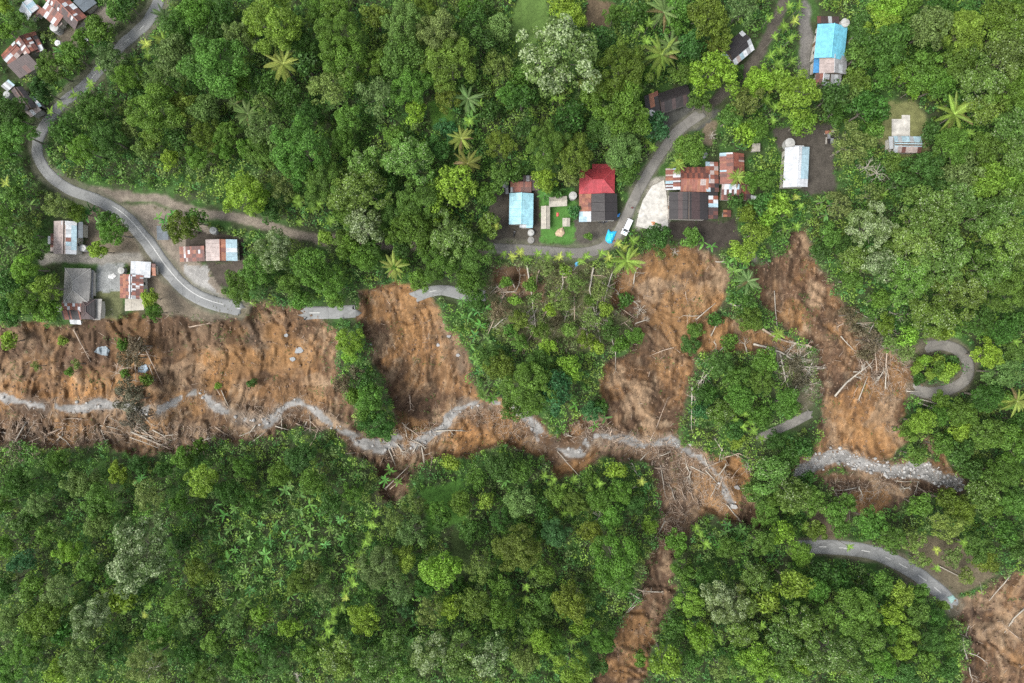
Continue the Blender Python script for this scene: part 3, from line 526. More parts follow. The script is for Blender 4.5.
house('rust_roof_house', 'rust red sheet roofed house with white annex between hip house and road', 'the rust-red roadside house', [
    ((120, 274), (143.5, 275.5), (120, 298), 'gable', 'v', E, .8, 'oorwwrr/rorwRRR/roowwrr/rorwRwR/orRwwRr/rrowrRR/roRwgRp'), ((131, 261), (151, 262), (131, 277), 'shed', 'b', E - .5, .4, 'wwww/wwhw'), ((147, 263), (156, 264), (147.5, 275), 'shed', 'r', E - .8, .3, 'wR/ro/Ro'), ((125, 299), (144, 298), (125, 311), 'flat', 't', .9, 0, 'aaa/aaa')])
house('two_part_house', 'low rusty shed joined to white and blue roof right of the curve', 'the rust-and-white long house', [
    ((205.5, 239.5), (237, 239.5), (206, 261), 'gable', 'v', E, .8, 'pppobb/pppobb/ppprww/pppobb/pppobb'), ((180, 247), (205, 246), (180, 262), 'shed', 't', E - .5, .5, 'rwRRRr/owrRwR/rRrRrr/owRrRR')])
house('pale_blue_house', 'house with pale blue ribbed roof and rusty rear shed beside the lawn', 'the pale blue house', [
    ((509.5, 193), (533.5, 193.5), (509, 224.5), 'gable', 'v', E + .1, .9, 'iiiiii/iiiiii/iiiiii/iiiiii'), ((510.5, 182), (531.5, 182), (510.5, 192.5), 'shed', 't', E - .6, .4, 'orrrr/hrRRR'), ((520, 224), (533, 224.5), (519.5, 227.5), 'shed', 't', E - .3, .1, 'hwii'), ((532, 180.5), (539.5, 180.5), (532, 190.5), 'shed', 't', E - .9, .2, 'KKK'), ((502.5, 181.5), (508, 181.5), (503, 194), 'shed', 't', E - .9, .2, 'gs/kg'), ((523, 175.5), (532.5, 175.5), (523, 182), 'shed', 't', E - 1, .2, 'KgK')])
house('red_roof_house', 'house with bright red hip roof and dark front roof', 'the red hip-roof house', [
    ((579.5, 169.5), (615, 168.5), (579, 194), 'hip', 'u', E + .5, 1.9, 'DDDDDDDD/dDDDDDDd/dddddddd/dddddddd'), ((591, 194), (617, 193.5), (591.5, 221), 'gable', 'v', E + .1, .8, 'kkkkkk/kkkkkk/kkkkkk'), ((579, 194), (591, 194), (579, 211.5), 'shed', 'r', E - .2, .4, 'oroo/rorr/oroR/roor'), ((579, 211.5), (591, 211.5), (579, 222), 'shed', 'r', E - .4, .3, 'bww/bbw'), ((592, 164), (611.5, 164), (592, 169.5), 'shed', 'b', E - .2, .4, 'DDDD')])  # one red roof: shaded upper and sunlit lower slope put into sheet colours
house('rust_black_house', 'large house of rusty rear roof and black front roof beside concrete yard', 'the rust-and-black house', [
    ((669, 192), (708, 193), (669, 219), 'gable', 'v', E + .3, 1.0, 'kkKkkKKkk/kkKkkKKkk/kkKkkKKkk'), ((680.5, 167), (708, 167), (680.5, 192), 'gable', 'u', E + .1, .9, 'rRrRrRrRRr/RrRrRrRrRR/rrorrroppo/rororrorro'), ((665.5, 168.5), (680, 168.5), (665.5, 190), 'shed', 'r', E - .3, .5, 'pr/rp/rw/or/bw/wr/ww'), ((705, 162), (718, 162), (706, 192), 'shed', 'l', E - .1, .4, 'bwr/orp/rpo/wrw/wpr/rRk/bkR'), ((708, 192), (718, 192), (708, 219), 'shed', 'l', E - .4, .4, 'kk/wr/rw/bb/KK/KR/RK')], wall=(.33, .3, .27))
house('rust_gable_house', 'rust red gabled house with white patched lower roof', 'the rust gable house', [
    ((719.5, 153), (744, 153.5), (720, 184), 'gable', 'v', E + .2, 1.0, 'bwrr/rrrR/orrp/rRro/rrRr/roro/RrrR/rorr/rrRr'), ((721.5, 184.5), (741.5, 184.5), (721, 200), 'shed', 't', E - .2, .5, 'pwwbwwbR/RwRwRwrR/rRRRrRKR'), ((741.5, 181), (750.5, 181.5), (741.5, 200), 'shed', 'l', E - .7, .3, 'RR/rR/RK'), ((750, 195), (758.5, 196.5), (750, 199), 'shed', 't', E - 1.2, .1, 'hw')])
house('dark_roof_house', 'dark brown roofed house beside the upper lane with round tank', 'the dark lane house', [
    ((658, 93.5), (687.5, 84), (661.5, 113), 'gable', 'u', E, .9, 'kkkkkkkk/KkkKkkKk'), ((644, 96), (657.5, 91), (647, 117), 'shed', 'r', E - .5, .3, 'kor/kok/kkk'), ((655, 114), (663, 112.5), (656.5, 121), 'shed', 't', E - .8, .2, 'rRr')], wall=(.2, .18, .16))
house('steep_house', 'tilted dark gable roof with silver sheet eaves near the upper track', 'the silver-eaved dark house', [
    ((722.5, 47), (742, 30.5), (735, 66), 'gable', 'u', E, 1.3, 'kkkkkw/kkkkkk/kkkkkh/wpbwgw'), ((721, 56), (725, 52.5), (729, 63), 'shed', 'r', E - .9, .2, 'b/w')], wall=(.3, .28, .26))
house('turquoise_house', 'long bright turquoise roofed house with pink and grey rear roofs', 'the turquoise house', [
    ((817.5, 24), (847.5, 26.5), (814, 58), 'gable', 'v', E + .3, 1.1, 'cccccc/cccccc/cccccc'), ((819.5, 55), (847, 56), (819, 73.5), 'gable', 'v', E + .1, .9, 'pppggg/pppghg'), ((816, 73), (830, 73), (814.5, 86), 'gable', 'v', E - .3, .5, 'Rrhh/rRhw'), ((830.5, 73), (841.5, 74), (830, 86.5), 'shed', 'l', E - .5, .3, 'ghg/ghg'), ((817, 16), (839, 16.5), (817, 23.5), 'shed', 'b', E - .4, .3, 'RKKhKK'), ((814, 58), (819.5, 58), (813, 73), 'shed', 'r', E - .6, .2, 'B/B/B')])
house('white_gable_house', 'white gabled house, right slope tinted blue as shade, round tank behind', 'the white gable house', [
    ((785, 147.5), (809.5, 147), (783, 187.5), 'gable', 'v', E + .1, .8, 'wwwwbb/wwwwbb/wwwwbb/wwwwbb/wwwwww'), ((794.5, 145.5), (804, 145.5), (794.5, 148), 'shed', 'b', E - .2, .1, 'ww')])  # white roof; blue sheets paint the shade of its right slope
house('small_blue_grey_house', 'small blue-grey roofed house below a pale concrete slab', 'the small blue-grey house', [
    ((893.5, 136), (921, 136.5), (893.5, 152.5), 'gable', 'u', E, .7, 'bhbbhbb/bhbbhbb/hpRpppR'), ((888.5, 136.5), (893.5, 136.5), (889.5, 149), 'shed', 'r', E - .5, .2, 'h/h')], door=True)
house('awning_shed', 'narrow white awning in front of the top left house', None, [((83, 40), (99, 26.5), (85, 43), 'shed', 't', 2.0, .2, 'hwhwh')], cat='awning', door=False)
house('tin_shed', 'small slate blue tin shed under the round olive roadside tree', None, [((157, 226), (168, 226), (157.5, 240), 'shed', 'l', 2.1, .2, 'ss/ss')], cat='shed', door=False)
house('beige_shed', 'tiny square beige roof right of the rust gable house', None, [((752, 143.5), (760, 143.5), (752, 151.5), 'shed', 't', 2.1, .2, 'aa')], cat='shed', door=False)
house('roof_shed', 'small rusty shed by the lower right of the rust gable house', None, [((723, 210), (731, 210), (723, 217), 'shed', 'l', 2, .2, 'oR')], cat='shed', door=False)
house('garden_shelter', 'beige roofed garden shelter lying across the lawn', 'the lawn shelters', [((549, 197), (567, 196), (549, 207), 'gable', 'u', 2.1, .3, 'aaaa/aaaa')], cat='shelter', door=False)
house('garden_shelter', 'tall beige roofed garden shelter along the left of the lawn', None, [((541, 206), (550, 206), (541, 229), 'gable', 'v', 2.1, .3, 'aa/aa/aa/aa')], cat='shelter', door=False)
house('garden_shelter', 'smallest beige shelter on the lawn beside the sand heap', None, [((562.5, 218), (570, 218), (562.5, 226.5), 'gable', 'v', 1.6, .2, 'aaa')], cat='shelter', door=False)
house('open_shed', 'broken grey roofed hut above the yard of the white gable house', None, [((827, 134), (833.5, 133), (827, 144), 'shed', 'l', 1.6, .2, 'gk/kg'), ((825, 131), (834, 130), (825, 134), 'shed', 't', 1.4, .1, 'orp')], cat='hut', door=False)

# ------------------------------------------------------------------ tanks, vehicles, people, small things
def tank(px, py, r, h, label, colr=(.45, .45, .43)):
    colr = np.array(colr) * .62
    p = stand(px, py, h); root = thing('water_tank', p, label, 'water tank', 'round water tanks by the houses'); R = r * .27; org = np.array(p)
    mk('tank_body', G().lathe(p, [(R * 1.02, -.3), (R, 0), (R, h * .5), (R * 1.03, h * .5 + .02), (R * 1.03, h * .56), (R, h * .57), (R, h), (R * .93, h + .01)], 24), M['matt'], root, org, colr, False)
    lid = mk('lid', G().lathe((p.x, p.y, p.z + h), [(R * .95, 0), (R * .94, .06), (R * .5, .16), (R * .12, .2)], 24), M['matt'], root, org, np.array(colr) * 1.12)
    mk('hatch', G().lathe((p.x + R * .3, p.y, p.z + h + .1), [(.2, 0), (.2, .12), (.1, .14)], 10), M['matt'], lid, org, np.array(colr) * .8)
for a in ((82.5, 248, 3.4, 1.8, 'white round tank right of the white ribbed house', (.62, .62, .6)), (121, 270.5, 3.4, 1.6, 'grey round tank above the rust-red roadside house'), (59, 308.5, 3.2, 1.8, 'pale round tank left of the grey hip-roof annex', (.55, .55, .53)),
          (213, 230.5, 3.6, 1.8, 'grey round tank above the rust-and-white long house'), (573, 195.5, 4, 1.8, 'grey round tank between the lawn and the red roof'), (531, 232.5, 3.2, 1.5, 'grey round tank below the pale blue house'), (531, 240, 3.4, .5, 'low grey well ring nearest the lane below the pale blue house', (.3, .29, .27)),
          (651.5, 113.5, 3.7, 3.1, 'white round tank on the dark lane house', (.55, .56, .57)), (704, 154.5, 3.4, 1.8, 'dark grey round tank above the rust-and-black house', (.3, .31, .31)), (845.5, 22.5, 4.2, 2.2, 'grey round tank at the top corner of the turquoise house'), (790, 143, 5, 2.0, 'large grey round tank behind the white gable house'),
          (54, 27, 4.4, 2.2, 'pale round tank below the top-left rusty house', (.5, .5, .49)), (57.5, 43, 3, 2, 'white topped tank beside the dark hut at top left', (.6, .61, .62)), (6.5, 94.5, 3.4, 1.8, 'grey round tank left of the left bend house', (.42, .43, .42))): tank(*a)

def orient(P, px0, px1):                 # frame on the ground from one pixel to another
    a, b = gpt(*px0), gpt(*px1); d = (b - a); d.z = 0; return math.atan2(d.y, d.x)
def local(root, rz): root.rotation_euler = (0, 0, rz)
def prism(g, prof, w, w2=None):          # side profile (x,z) extruded over y, optionally narrower at the top points
    n = len(prof); w2 = w2 or [w] * n; v = [(x, -w2[i] / 2, z) for i, (x, z) in enumerate(prof)] + [(x, w2[i] / 2, z) for i, (x, z) in enumerate(prof)]
    return g.add(v, [tuple(range(n)), tuple(range(n, 2 * n))[::-1]] + [(i, i + n, (i + 1) % n + n, (i + 1) % n) for i in range(n)])
def car(px, py, fx, fy, label):
    p = gpt(px, py, .02); root = thing('parked_car', p, label, 'car'); local(root, orient(None, (px, py), (fx, fy))); W = (.58, .59, .60)
    body = mk('body', prism(G(), [(-2.25, .3), (2.2, .3), (2.28, .5), (2.25, .85), (1.35, 1.02), (-2.2, 1.05), (-2.28, .6)], 1.66), M['paint'], root, color=W)
    mk('cabin', prism(G(), [(1.35, 1.0), (.75, 1.62), (.4, 1.70), (-1.85, 1.72), (-2.15, 1.62), (-2.2, 1.0)], 1.66, [1.62, 1.42, 1.36, 1.36, 1.4, 1.62]), M['paint'], root, color=W)
    g = G().add([(1.4, -.68, 1.05), (1.4, .68, 1.05), (.83, .6, 1.6), (.83, -.6, 1.6)], [(0, 1, 2, 3)]); mk('windscreen', g, M['glass'], root)
    g = G().add([(-2.24, .66, 1.1), (-2.24, -.66, 1.1), (-2.19, -.58, 1.55), (-2.19, .58, 1.55)], [(0, 1, 2, 3)]); mk('rear_window', g, M['glass'], root)
    for s in (-1, 1):
        for x0, x1 in ((.75, -.15), (-.25, -1.1), (-1.2, -2.0)):
            mk('side_window', G().add([(x0 + (.25 if x0 > 0 else 0), s * .835, 1.1), (x1, s * .835, 1.1), (x1, s * .74, 1.52), (x0, s * .74, 1.52)], [(0, 1, 2, 3)]), M['glass'], root)
        mk('headlight', G().box((2.2, s * .6, .72), (.14, .34, .2)), M['paint'], root, color=(.7, .72, .74)); mk('tail_light', G().box((-2.25, s * .7, .85), (.08, .16, .4)), M['paint'], root, color=(.4, .02, .02))
        mk('mirror', G().box((1.0, s * .98, 1.1), (.12, .22, .16)), M['paint'], root, color=W)
        for x in (-1.4, 1.4):
            w = mk('wheel', G().tube([(x, s * .66, .3), (x, s * .85, .3)], .3, 14), M['tyre'], root); mk('rim', G().tube([(x, s * .84, .3), (x, s * .87, .3)], .18, 10), M['paint'], w, color=(.5, .5, .52))
    mk('roof_rack', G().box((-1.5, 0, 1.78), (.9, 1.1, .05)).box((-1.5, .5, 1.74), (.9, .05, .1)).box((-1.5, -.5, 1.74), (.9, .05, .1)), M['paint'], root, color=(.6, .62, .64))
    mk('bonnet_emblem', G().box((1.75, 0, .985), (.3, .34, .015)), M['paint'], root, color=(.1, .25, .4))
    return root
car(626.5, 227.5, 621.5, 238, 'white people carrier parked on the village lane'); LAND.append(('the white car', 626, 227))
def bike(px, py, ang, label, colr):
    p = gpt(px, py); root = thing('motorcycle', p, label, 'motorcycle', 'parked motorcycles'); local(root, ang)
    for x in (-.62, .62):
        w = mk('wheel', G().tube([(x, -.05, .29), (x, .05, .29)], .29, 14), M['tyre'], root); mk('rim', G().tube([(x, -.06, .29), (x, .06, .29)], .17, 10), M['paint'], w, color=(.4, .4, .4))
    mk('body', prism(G(), [(-.6, .55), (-.1, .35), (.25, .4), (.55, .62), (.45, .95), (.3, .62), (-.05, .58), (-.7, .82)], .26), M['paint'], root, color=colr)
    mk('seat', prism(G(), [(-.65, .8), (0, .68), (.05, .74), (-.2, .82), (-.7, .88)], .24), M['tyre'], root)
    mk('handlebar', G().tube([(.4, -.34, 1.0), (.5, -.1, .98), (.5, .1, .98), (.4, .34, 1.0)], .025, 6).tube([(.62, 0, .3), (.48, 0, .98)], .04, 6), M['paint'], root, color=(.2, .2, .2))
    mk('headlight', G().lathe((.55, 0, .85), [(.02, -.08), (.09, -.05), (.09, .05), (.02, .08)], 8), M['paint'], root, color=(.6, .62, .64))
bike(514, 234, 1.3, 'dark motorcycle standing in the yard below the pale blue house', (.03, .03, .035)); bike(601, 222.5, .15, 'dark motorcycle under the front eave of the red-roofed house, left one', (.04, .04, .05)); bike(605, 222.5, .5, 'dark motorcycle under the front eave of the red-roofed house, right one', (.03, .035, .06))
bike(859, 577, 2.5, 'motorcycle crossing the lower road by its right edge', (.02, .02, .025))
def skin_person(px, py, ang, label, shirt, trousers, hair=(.015, .012, .01), skin=(.25, .14, .09)):
    p = gpt(px, py, .03); root = thing('person', p, label, 'person'); local(root, ang)
    J = {'hip': (0, 0, .92, .13), 'waist': (0, 0, 1.08, .12), 'chest': (.01, 0, 1.32, .145), 'neck': (.01, 0, 1.48, .055), 'head': (.03, 0, 1.60, .095), 'top': (.03, 0, 1.69, .075)}
    Ed = [('hip', 'waist'), ('waist', 'chest'), ('chest', 'neck'), ('neck', 'head'), ('head', 'top')]
    for s, n in ((-1, 'r'), (1, 'l')):
        J.update({n + 'th': (0, s * .1, .86, .095), n + 'kn': (.03 * s, s * .11, .48, .062), n + 'an': (-.02 + .05 * s, s * .12, .09, .045), n + 'to': (.16 + .05 * s, s * .14, .04, .04), n + 'sh': (0, s * .19, 1.40, .06), n + 'el': (-.03, s * .27, 1.12, .045), n + 'wr': (.12, s * .26, .92, .032), n + 'ha': (.19, s * .25, .85, .04)})
        Ed += [('hip', n + 'th'), (n + 'th', n + 'kn'), (n + 'kn', n + 'an'), (n + 'an', n + 'to'), ('chest', n + 'sh'), (n + 'sh', n + 'el'), (n + 'el', n + 'wr'), (n + 'wr', n + 'ha')]
        for q in range(5):
            f = n + 'f%d' % q; J[f] = (.25 + (.02 if q in (1, 2, 3) else -.03), s * (.25 - .03 + .018 * q), .80 + (.03 if q == 0 else 0), .011); Ed.append((n + 'ha', f))
    names = list(J); me = bpy.data.meshes.new('body'); me.from_pydata([J[k][:3] for k in names], [(names.index(a), names.index(b)) for a, b in Ed], [])
    o = link('body', me, root); o.modifiers.new('skin', 'SKIN')
    for i, k in enumerate(names): me.skin_vertices[0].data[i].radius = (J[k][3],) * 2
    me.skin_vertices[0].data[0].use_root = True; o.modifiers.new('s', 'SUBSURF').levels = 1; o.modifiers['s'].render_levels = 1
    m, t, b, L = nodes('clothed_body'); tc = t.nodes.new('ShaderNodeTexCoord'); sp = t.nodes.new('ShaderNodeSeparateXYZ'); L(tc.outputs['Object'], sp.inputs[0]); rp = t.nodes.new('ShaderNodeValToRGB'); mu = t.nodes.new('ShaderNodeMath'); mu.operation = 'MULTIPLY'; mu.inputs[1].default_value = 1 / 1.8
    L(sp.outputs['Z'], mu.inputs[0]); L(mu.outputs[0], rp.inputs[0]); rp.color_ramp.interpolation = 'CONSTANT'; cr = rp.color_ramp.elements; cr[0].color = (*trousers, 1); cr[1].position = .55; cr[1].color = (*shirt, 1); e = cr.new(.82); e.color = (*skin, 1); L(rp.outputs[0], b.inputs['Base Color']); b.inputs['Roughness'].default_value = .9
    me.materials.append(m)
    hd = mk('hair', G().lathe((.02, 0, 1.62), [(.105, 0), (.115, .05), (.1, .1), (.06, .135), (.01, .145)], 12), M['matt'], root, color=hair, smooth=True)
skin_person(613.6, 241.5, 2.4, 'person in a red top and dark trousers beside the blue tarp', (.5, .06, .03), (.02, .02, .03))
skin_person(631.5, 208.5, 1.0, 'person in a dark red top walking on the lane above the car', (.2, .03, .03), (.03, .03, .04))
def sheet_heap(name, poly, h, colr, label, cat, ncell=14, mat='paint'):
    """a crumpled sheet thrown over something: humps in the middle, hem on the ground"""
    P = np.array(poly); x0, y0 = P.min(0); x1, y1 = P.max(0); X, Y = np.meshgrid(np.linspace(x0, x1, ncell * 2), np.linspace(y0, y1, ncell * 2)); s = psdf([tuple(p) for p in poly], X, Y)
    c = gpt(*P.mean(0)); V = []; ii = {}; fs = []
    z = samp(Z, X, Y) + .12 + h * np.clip(s / 2.2, 0, 1) ** .6 * (.7 + .6 * (fbm(X / 1.6, Y / 1.6, 7, 3))); k = (HC - z) / F; W = np.stack([(X - CX) * k, -(Y - CY) * k, z], -1)
    for j in range(X.shape[0] - 1):
        for i in range(X.shape[1] - 1):
            if min(s[j, i], s[j + 1, i], s[j, i + 1], s[j + 1, i + 1]) > -.25:
                q = []
                for a in ((j + 1, i), (j + 1, i + 1), (j, i + 1), (j, i)):
                    if a not in ii: ii[a] = len(V); V.append(W[a])
                    q.append(ii[a])
                fs.append(q)
    o = mk(name, G().add(V, fs), M[mat], None, np.array(c), colr); o.location = c; md = o.modifiers.new('t', 'SOLIDIFY'); md.thickness = .03; md.offset = -1
    return tag(o, label, cat)
sheet_heap('tarpaulin', pts('608.5,229 611,231.5 617,231 615,236.5 612,243.5 608.5,243.5 605.5,241 605.5,237'), .9, (.03, .42, .72), 'bright blue tarpaulin thrown over goods beside the lane', 'tarpaulin'); LAND.append(('the blue tarp', 610, 236))
sheet_heap('tarpaulin', pts('617,215 620,213 619,216.5 617,217.5'), .3, (.04, .25, .65), 'small blue sheet at the edge of the red-roofed house yard', 'tarpaulin', 8)
sheet_heap('tarpaulin', pts('575,263 579,261 578,266 575,267'), .3, (.1, .4, .65), 'torn blue sheet caught in the scrub below the lane', 'tarpaulin', 8)
sheet_heap('sand_heap', pts('558,229 563,227 565,233 562,237 556,236 555,233'), .7, (.40, .30, .2), 'light brown sand heap on the green lawn', 'sand', 12, 'matt')
sheet_heap('red_cloth', pts('556.5,212.5 558.5,212.5 558.8,216 556.5,216.5'), .4, (.6, .1, .1), 'small red cloth on the lawn between the shelters', 'cloth', 6)
sheet_heap('barrier_sheet', pts('947,597 953,595 956,599 951,604'), .25, (.2, .32, .29), 'pale green sheet across the end of the lower road', 'sheet', 8)
sheet_heap('tin_debris', pts('98,347 106,346 110,350 108,356 101,355 94,352'), .35, (.16, .19, .21), 'crumpled pale roof sheets lying on the left slide slope', 'roof debris', 12)
sheet_heap('tin_debris', pts('138,366 146,364 149,370 145,373 138,372'), .35, (.2, .26, .32), 'blue-white roof sheet lying among the uprooted palms', 'roof debris', 10)
sheet_heap('paving_tin', pts('650,221 656,221 656,225 652,226'), .3, (.4, .17, .08), 'orange-brown crate lid on the concrete yard', 'lid', 6)
sheet_heap('cloth_pile', pts('656,222 662,223 668,227 660,229 655,227'), .3, (.35, .3, .3), 'grey and orange cloth pile at the lower end of the concrete yard', 'cloth', 8)
sheet_heap('paper_pile', pts('108,275 114,273 117,276 113,279 108,278'), .2, (.42, .42, .41), 'white sacks lying on the grey yard beside the hip-roof house', 'sacks', 8)
# broken slabs of road on the slopes
def chunk(px, py, r, label, colr=(.2, .21, .215), name='asphalt_slab', cat='slab', h=.35):
    c = gpt(px, py); n = random.randint(5, 7); rr = [r * .27 * random.uniform(.7, 1.15) for _ in range(n)]; tx, ty = random.uniform(-.25, .25), random.uniform(-.1, .35); v = []
    for lev in (0, -h):
        for i in range(n):
            a = 2 * math.pi * (i + random.uniform(-.25, .25)) / n; x, y = rr[i] * math.cos(a) * 1.3, rr[i] * math.sin(a); v.append((c.x + x, c.y + y, c.z + .3 + lev + x * tx + y * ty))
    o = mk(name, G().add(v, [tuple(range(n)), tuple(range(n, 2 * n))[::-1]] + [(i, i + n, (i + 1) % n + n, (i + 1) % n) for i in range(n)]), M['matt'], None, np.array(c), colr); o.location = c; tag(o, label, cat)
for a in ((299, 350, 4.2, 'largest grey asphalt slab lying on the orange slope left of the green spur'), (285.5, 335, 2.6, 'small grey asphalt slab, upper of three on the orange slope'), (293, 359, 2.8, 'small grey asphalt slab, lowest of three on the orange slope'), (737, 488, 3.6, 'grey boulder beside the bend of the stream', (.17, .165, .16), 'boulder', 'boulder', .9),
          (733, 507, 3.2, 'pale slab below the stream bend', (.25, .245, .235), 'boulder', 'boulder', .5), (438, 345, 1.8, 'small pale slab on the right edge of the central scar, upper', (.26, .26, .26)), (449, 336, 2, 'pale slab on the crest of the central scar right edge', (.26, .26, .26)), (458, 355, 1.8, 'pale slab nearest the banana plants on the central scar edge', (.26, .26, .26)), (371, 345, 1.6, 'tiny pale slab high in the central scar', (.26, .26, .26))): chunk(*a)

# ------------------------------------------------------------------ foliage meshes (shared between trees)
def leaf_quads(P, N, L, W, rng, droop=.25):
    n = len(P); t = rng.normal(size=(n, 3)); t -= N * (t * N).sum(1)[:, None]; t /= np.linalg.norm(t, axis=1)[:, None] + 1e-9; b = np.cross(N, t)
    L = (L * rng.uniform(.7, 1.25, n))[:, None]; W = (W * rng.uniform(.75, 1.2, n))[:, None]
    V = np.stack([P - t * L / 2, P + b * W / 2 + N * L * .06, P + t * L / 2 - N * L * droop, P - b * W / 2 + N * L * .06], 1)
    return V.reshape(-1, 3), np.arange(4 * n).reshape(-1, 4)
def unit(v): return v / (np.linalg.norm(v, axis=-1, keepdims=True) + 1e-9)
def blob_leaves(c, r, n, rng, flat=.85, jitter=.75, zmin=-.35):
    d = unit(rng.normal(size=(int(n * 1.6) + 4, 3))); d = d[d[:, 2] > zmin][:n]; P = c + d * r * rng.uniform(.72, 1.08, (len(d), 1)) * (1, 1, flat)
    return P, unit(d + rng.normal(size=d.shape) * jitter + (0, 0, .2))
def crown_mesh(kind, R, seed):
    rng = np.random.default_rng(seed); K = dict(cauli=(.95, .42, .27, 1.35, 0), fine=(.75, .34, .22, 1.5, 0), loose=(.75, .40, .25, 1.05, 0), speck=(.9, .46, .30, 1.25, .09), flower=(.8, .44, .30, 1.3, .42), star=(1.0, .75, .36, .95, 0), dead=(.9, .4, .16, .55, 0))[kind]
    rb0, L, W, cov, pale = K; rb0 *= min(1.15, .55 + R * .13); c = R * rng.uniform(.7, .92); ph = rng.uniform(0, 6.28, 5); am = rng.uniform(.05, .17, 5)
    nb = int(2.0 * (R / rb0) ** 2 * (.8 if kind == 'loose' else 1.0)) + 4; P, N, T, A = [], [], [], []
    for i in range(nb):
        u = (i + .5) / nb; z = 1 - 1.12 * u; a = i * 2.39996 + rng.normal() * .35; rad = math.sqrt(max(0, 1 - max(z, 0) ** 2)); out = 1 + sum(am[k] * math.sin((k + 2) * a + ph[k]) for k in range(5)) + rng.normal() * .06
        if kind == 'loose' and rng.random() < .18: continue
        out *= (1 if rng.random() < .8 else rng.uniform(.62, .85)); rb = rb0 * rng.uniform(.5, 1.5); RR = R - rb * .6
        cc = np.array((rad * math.cos(a) * RR * out, rad * math.sin(a) * RR * out, z * c * out + rng.normal() * .25))
        p, n = blob_leaves(cc, rb, int(cov * 5.5 * rb * rb / (L * W * .5)), rng); P.append(p); N.append(n); bt = rng.uniform(.72, 1.22); T.append(bt * rng.uniform(.65, 1.4, len(p))); pb = pale * (rng.uniform(.9, 1.9) if rng.random() < .55 else .12)
        A.append((rng.random(len(p)) < pb) * rng.uniform(.35, .95, len(p)))
    # leaves inside so that the crown is not a hollow shell
    m = int(1.2 * R * R / (L * W)); d = unit(rng.normal(size=(m, 3))); d[:, 2] = abs(d[:, 2]); P.append(d * rng.uniform(.3, .82, (m, 1)) * (R * .85, R * .85, c * .85)); N.append(unit(d + rng.normal(size=d.shape) * .6)); T.append(rng.uniform(.7, 1.1, m)); A.append(np.zeros(m))
    V, q = leaf_quads(np.concatenate(P), np.concatenate(N), L, W, rng); me = mesh_np('crown', V, q, M['leaf']); attr(me, 'tint', 'FLOAT', 'FACE', np.concatenate(T)); attr(me, 'pale', 'FLOAT', 'FACE', np.concatenate(A)); return me
def trunk_mesh(R, h, seed, reach=.75):
    rng = random.Random(seed); g = G(); r0 = .06 + R * .045; top = Vector((rng.uniform(-.3, .3), rng.uniform(-.3, .3), h * .92)); mid = Vector((rng.uniform(-.25, .25), rng.uniform(-.25, .25), h * .5))
    g.tube([(0, 0, -1.2), (0, 0, .1), mid, top], [r0 * 1.5, r0 * 1.15, r0 * .85, r0 * .35], 7)
    for k in range(6):
        a = k * 1.05 + rng.uniform(-.3, .3); s = mid.lerp(top, rng.uniform(0, .7)); e = Vector((math.cos(a) * R * reach, math.sin(a) * R * reach, h + rng.uniform(-.15, .3) * R)); g.tube([s, s.lerp(e, .5) + Vector((0, 0, .15 * R)), e], [r0 * .5, r0 * .32, r0 * .1], 5)
    me = bpy.data.meshes.new('trunk'); me.from_pydata([tuple(v) for v in g.arr()], [], g.f); me.materials.append(M['bark']); me.update(); return me
SIZES = (1.5, 2.6, 4.0, 6.2); CR = {}; TR = {}
KINDS = ('cauli', 'fine', 'loose', 'speck', 'flower', 'star')
for i, s in enumerate(SIZES):
    for v in range(2): TR[i, v] = trunk_mesh(s, 2.2 + 1.6 * s, 70 + i * 3 + v)
def crown(kind, R):
    i = int(np.argmin([abs(math.log(R / s)) for s in SIZES])); v = random.randint(0, 2 if i < 3 else 1)
    if (kind, i, v) not in CR: CR[kind, i, v] = crown_mesh(kind, SIZES[i], hash((len(CR), 5)) % 9999 + 7 * len(CR))
    return i, CR[kind, i, v]
